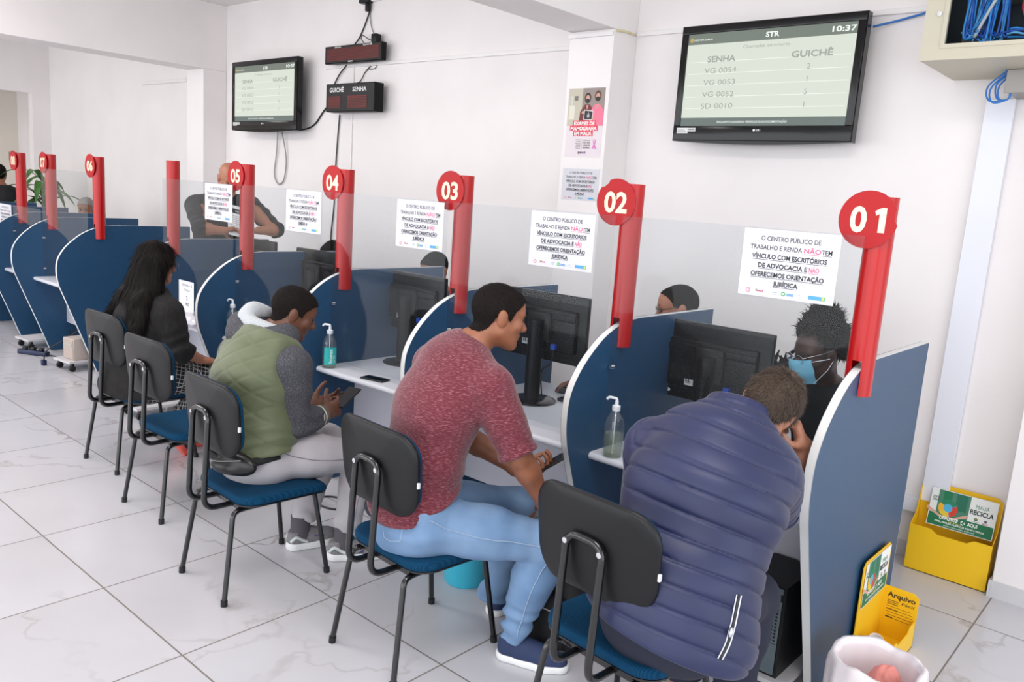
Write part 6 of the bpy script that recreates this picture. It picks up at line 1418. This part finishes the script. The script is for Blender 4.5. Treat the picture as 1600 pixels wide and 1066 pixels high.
# clerk with a face mask
hx = V3(-1.350, 3.715, 1.180)
o, base, J, cg = sitter('woman clerk in blue face mask, glasses and black fur-trimmed jacket', hx, (-.50, -.84, -.24), (24, 25, 28), SK_DEEP, None, facing=(-.15, -1), hs=1.06, vox=.006, drop=.16, back=-.01, pel=(-1.30, 3.98, .57),
    arms=dict(elR=V3(-1.62, 3.74, .79), wrR=V3(-1.45, 3.55, .765), elL=V3(-1.10, 3.66, .80), wrL=V3(-1.25, 3.50, .765), shL=V3(-1.14, 3.83, .93), shR=V3(-1.52, 3.86, .93), neck=V3(-1.345, 3.84, 1.0)), hands=hand_prims((-1.45, 3.55, .765), (.4, -.8, -.1), (0, 0, -1), True, .35)+hand_prims((-1.25, 3.50, .765), (-.3, -.8, -.1), (0, 0, -1), False, .35), clothname='jacket')
r_ = np.random.RandomState(8); hpz = [P_ell(hp(J, 0, -.022, .042), J['HR'], (.084, .100, .092), .02)]
for i in range(230):
    v = r_.normal(size=3); v = unit(v); v[2] = abs(v[2])*.9+.12 if v[1] > -.25 else v[2]*.8+.2
    if v[1] > .42 and v[2] < .62: continue
    v = unit(v); q = hp(J, v[0]*.098, -.025+v[1]*.112, .048+v[2]*.112); hpz.append(P_ell(q, np.eye(3), (r_.uniform(.012, .022),)*3, .008))
for i in range(70): v = unit(r_.normal(size=3)); hpz.append(P_ell(hp(J, .02+v[0]*.075, -.055+v[1]*.075, .135+v[2]*.055), np.eye(3), (r_.uniform(.012, .02),)*3, .008))
lo, hi = bounds_of(hpz); f = Field(lo, hi, .004)
for p in hpz: f.add(p)
f.sub(P_ell(hp(J, 0, .125, -.03), J['HR'], (.085, .07, .105)), .01); cr = ripple(99, 170, 8); f.disp(lambda p: .0035*cr(p), .02); V, Q = f.mesh(0); V, Q = add_strands(V, Q, J['head'], 3500, .017, .0022, 6, 1.6, jit=1.2); link_mesh('curly_hair', V, Q, H_DARK, base, o)
# mask: pleated shell over nose and mouth with ear loops
mk = MB(); rows = 12; cols = 18; vs = []
for i in range(rows+1):
    for j in range(cols+1):
        u = (j/cols-.5)*2; v = i/rows; xx = .073*u*(1-.12*abs(v-.5)*2); zz = .004-.112*v; bulge = .030*(1-u*u)*math.sin(math.pi*min(1, .18+.80*v))
        yy = .121-.034*u*u+bulge*.8-.018*v*v+.0016*math.sin(v*4*math.pi); vs.append(hp(J, xx, yy, zz)-base)
fs = [(i*(cols+1)+j, i*(cols+1)+j+1, (i+1)*(cols+1)+j+1, (i+1)*(cols+1)+j) for i in range(rows) for j in range(cols)]
off = len(vs); vs += [p-J['HR'][1]*.0025 for p in vs]; fs += [tuple(off+i for i in q[::-1]) for q in fs]
mk.add(vs, fs); M_mask = mat('blue_mask_cloth', (122, 190, 216), .8); mo = mk.build('face_mask', M_mask, o, smooth=True)
lp = MB()
for sg in (-1, 1):
    for z0 in (-.004, -.100): lp.tube([hp(J, sg*.070, .084, z0)-base, hp(J, sg*.080, .020, z0*.5-.005)-base, hp(J, sg*.086, -.022, -.004)-base], .0016, 6)
lp.build('ear_loop', mat('mask_white', (232, 238, 242), .7), mo, smooth=True)
eyeglasses(o, base, J, mat('silver_frame', (200, 200, 205), .2, metal=1.0), y=.122, z=.010)
# fur trim on the hood behind her shoulder
fp = []
for i in range(120):
    t = r_.uniform(0, 1); c_ = along(V3(-1.62, 3.86, 1.06), V3(-1.40, 3.97, .99), t)+r_.normal(size=3)*.030; fp.append(P_cone(c_, c_+unit(r_.normal(size=3)+V3(0, 0, .6))*r_.uniform(.03, .055), .011, .0035, .004))
garment('fur_trim', [(fp, 0, None, [])], mat('black_fur', (22, 21, 22), .95), J, .0045, [], cg, base, smooth=0)
# clerk with glasses and cropped hair, hand on the mouse
wr = V3(-2.590, 3.660, .785)
o, base, J, cg = sitter('man clerk with glasses and cropped hair behind partition 02, hand on mouse', (-2.165, 3.83, 1.265), (-.74, -.62, -.20), (36, 38, 46), SK_LIGHT, H_DARK, facing=(-.35, -1), hs=1.03, vox=.006, pel=(-2.17, 4.05, .57), hair_t=.004, line=[(-.13, -.075), (-.075, -.072), (-.045, -.045), (-.025, .0), (.012, .010), (.028, .020), (.040, .055), (.060, .080), (.085, .095), (.12, .11)],
    arms=dict(elR=V3(-2.42, 3.80, .83), wrR=wr, elL=V3(-1.98, 3.84, .84), wrL=V3(-2.20, 3.56, .775)), hands=hand_prims(wr, V3(-.80, -.58, .02), V3(0.05, .05, -1), True, (.38, .42, .48, .5), thumb=(.6, .7, .25))+hand_prims((-2.20, 3.56, .775), (-.2, -.9, 0), (0, 0, -1), False, .35))
eyeglasses(o, base, J, mat('black_frame', (24, 24, 26), .3))
# two clerks of whom only the crown shows
sitter('clerk seen only as dark hair above partition, left of post 03', (-4.085, 3.86, 1.255), (.1, -.95, -.35), (60, 62, 70), SK_TAN, H_DARK, vox=.009, pel=(-4.24, 4.03, .57))
sitter('clerk seen only as dark hair above the monitor, left of post 04', (-5.235, 3.86, 1.235), (.1, -.95, -.35), (50, 54, 70), SK_TAN, H_DARK, vox=.009, pel=(-5.34, 4.03, .57))
sitter('grey-haired person behind partition 06, only the head in view', (-9.93, 3.86, 1.315), (.75, -.6, -.25), (210, 208, 208), SK_TAN, H_GREY, vox=.009)
sitter('person in black at the far left edge with dark hair seen from behind', (-12.03, 3.62, 1.62), (-.9, .3, -.1), (22, 22, 25), SK_TAN, H_DARK, facing=(-1, .2), stand=True, vox=.009)
# bald man leaning on partition, reading a sheet
ha = V3(-6.085, 3.40, 1.36)
o, base, J, cg = sitter('bald man in dark shirt leaning on the partition and reading a sheet behind post 05', (-6.33, 3.595, 1.775), (.80, -.10, -.52), (22, 24, 31), SK_LIGHT, None, facing=(1, -.05), stand=True, hs=1.04, vox=.006, pel=(-6.62, 3.62, .95), bulk=1.1, drop=.17, back=.06,
    arms=dict(elR=V3(-6.13, 3.245, 1.375), wrR=ha, elL=V3(-6.13, 3.925, 1.37), wrL=V3(-6.09, 3.73, 1.365), shR=V3(-6.42, 3.36, 1.535), shL=V3(-6.42, 3.85, 1.545)), hands=hand_prims(ha, V3(.1, .95, .1), V3(.4, -.1, -.6), True, .5)+hand_prims((-6.09, 3.73, 1.365), (.2, -.9, 0), (0, 0, -1), False, .4), sleeve=.12)
s = Sheet(0.21, 0.297, (240, 240, 242), 0.0006); s.rect(.01, .22, .19, .045, (40, 40, 46)).ell(.035, .243, .012, .014, (214, 180, 170)).text('FICHA', .12, .235, .014, (220, 220, 222), .02, fit=.09)
for k in range(9): s.rect(.02, .19-.018*k, .17-.03*(k % 3), .004, (150, 150, 156))
tag(s.build('paper_form', (-6.055, 3.44, 1.335), unit(V3(.10, .95, -.22)), unit(V3(-.55, .2, .8))), 'white printed form in the hands of the bald man', 'paper sheet')
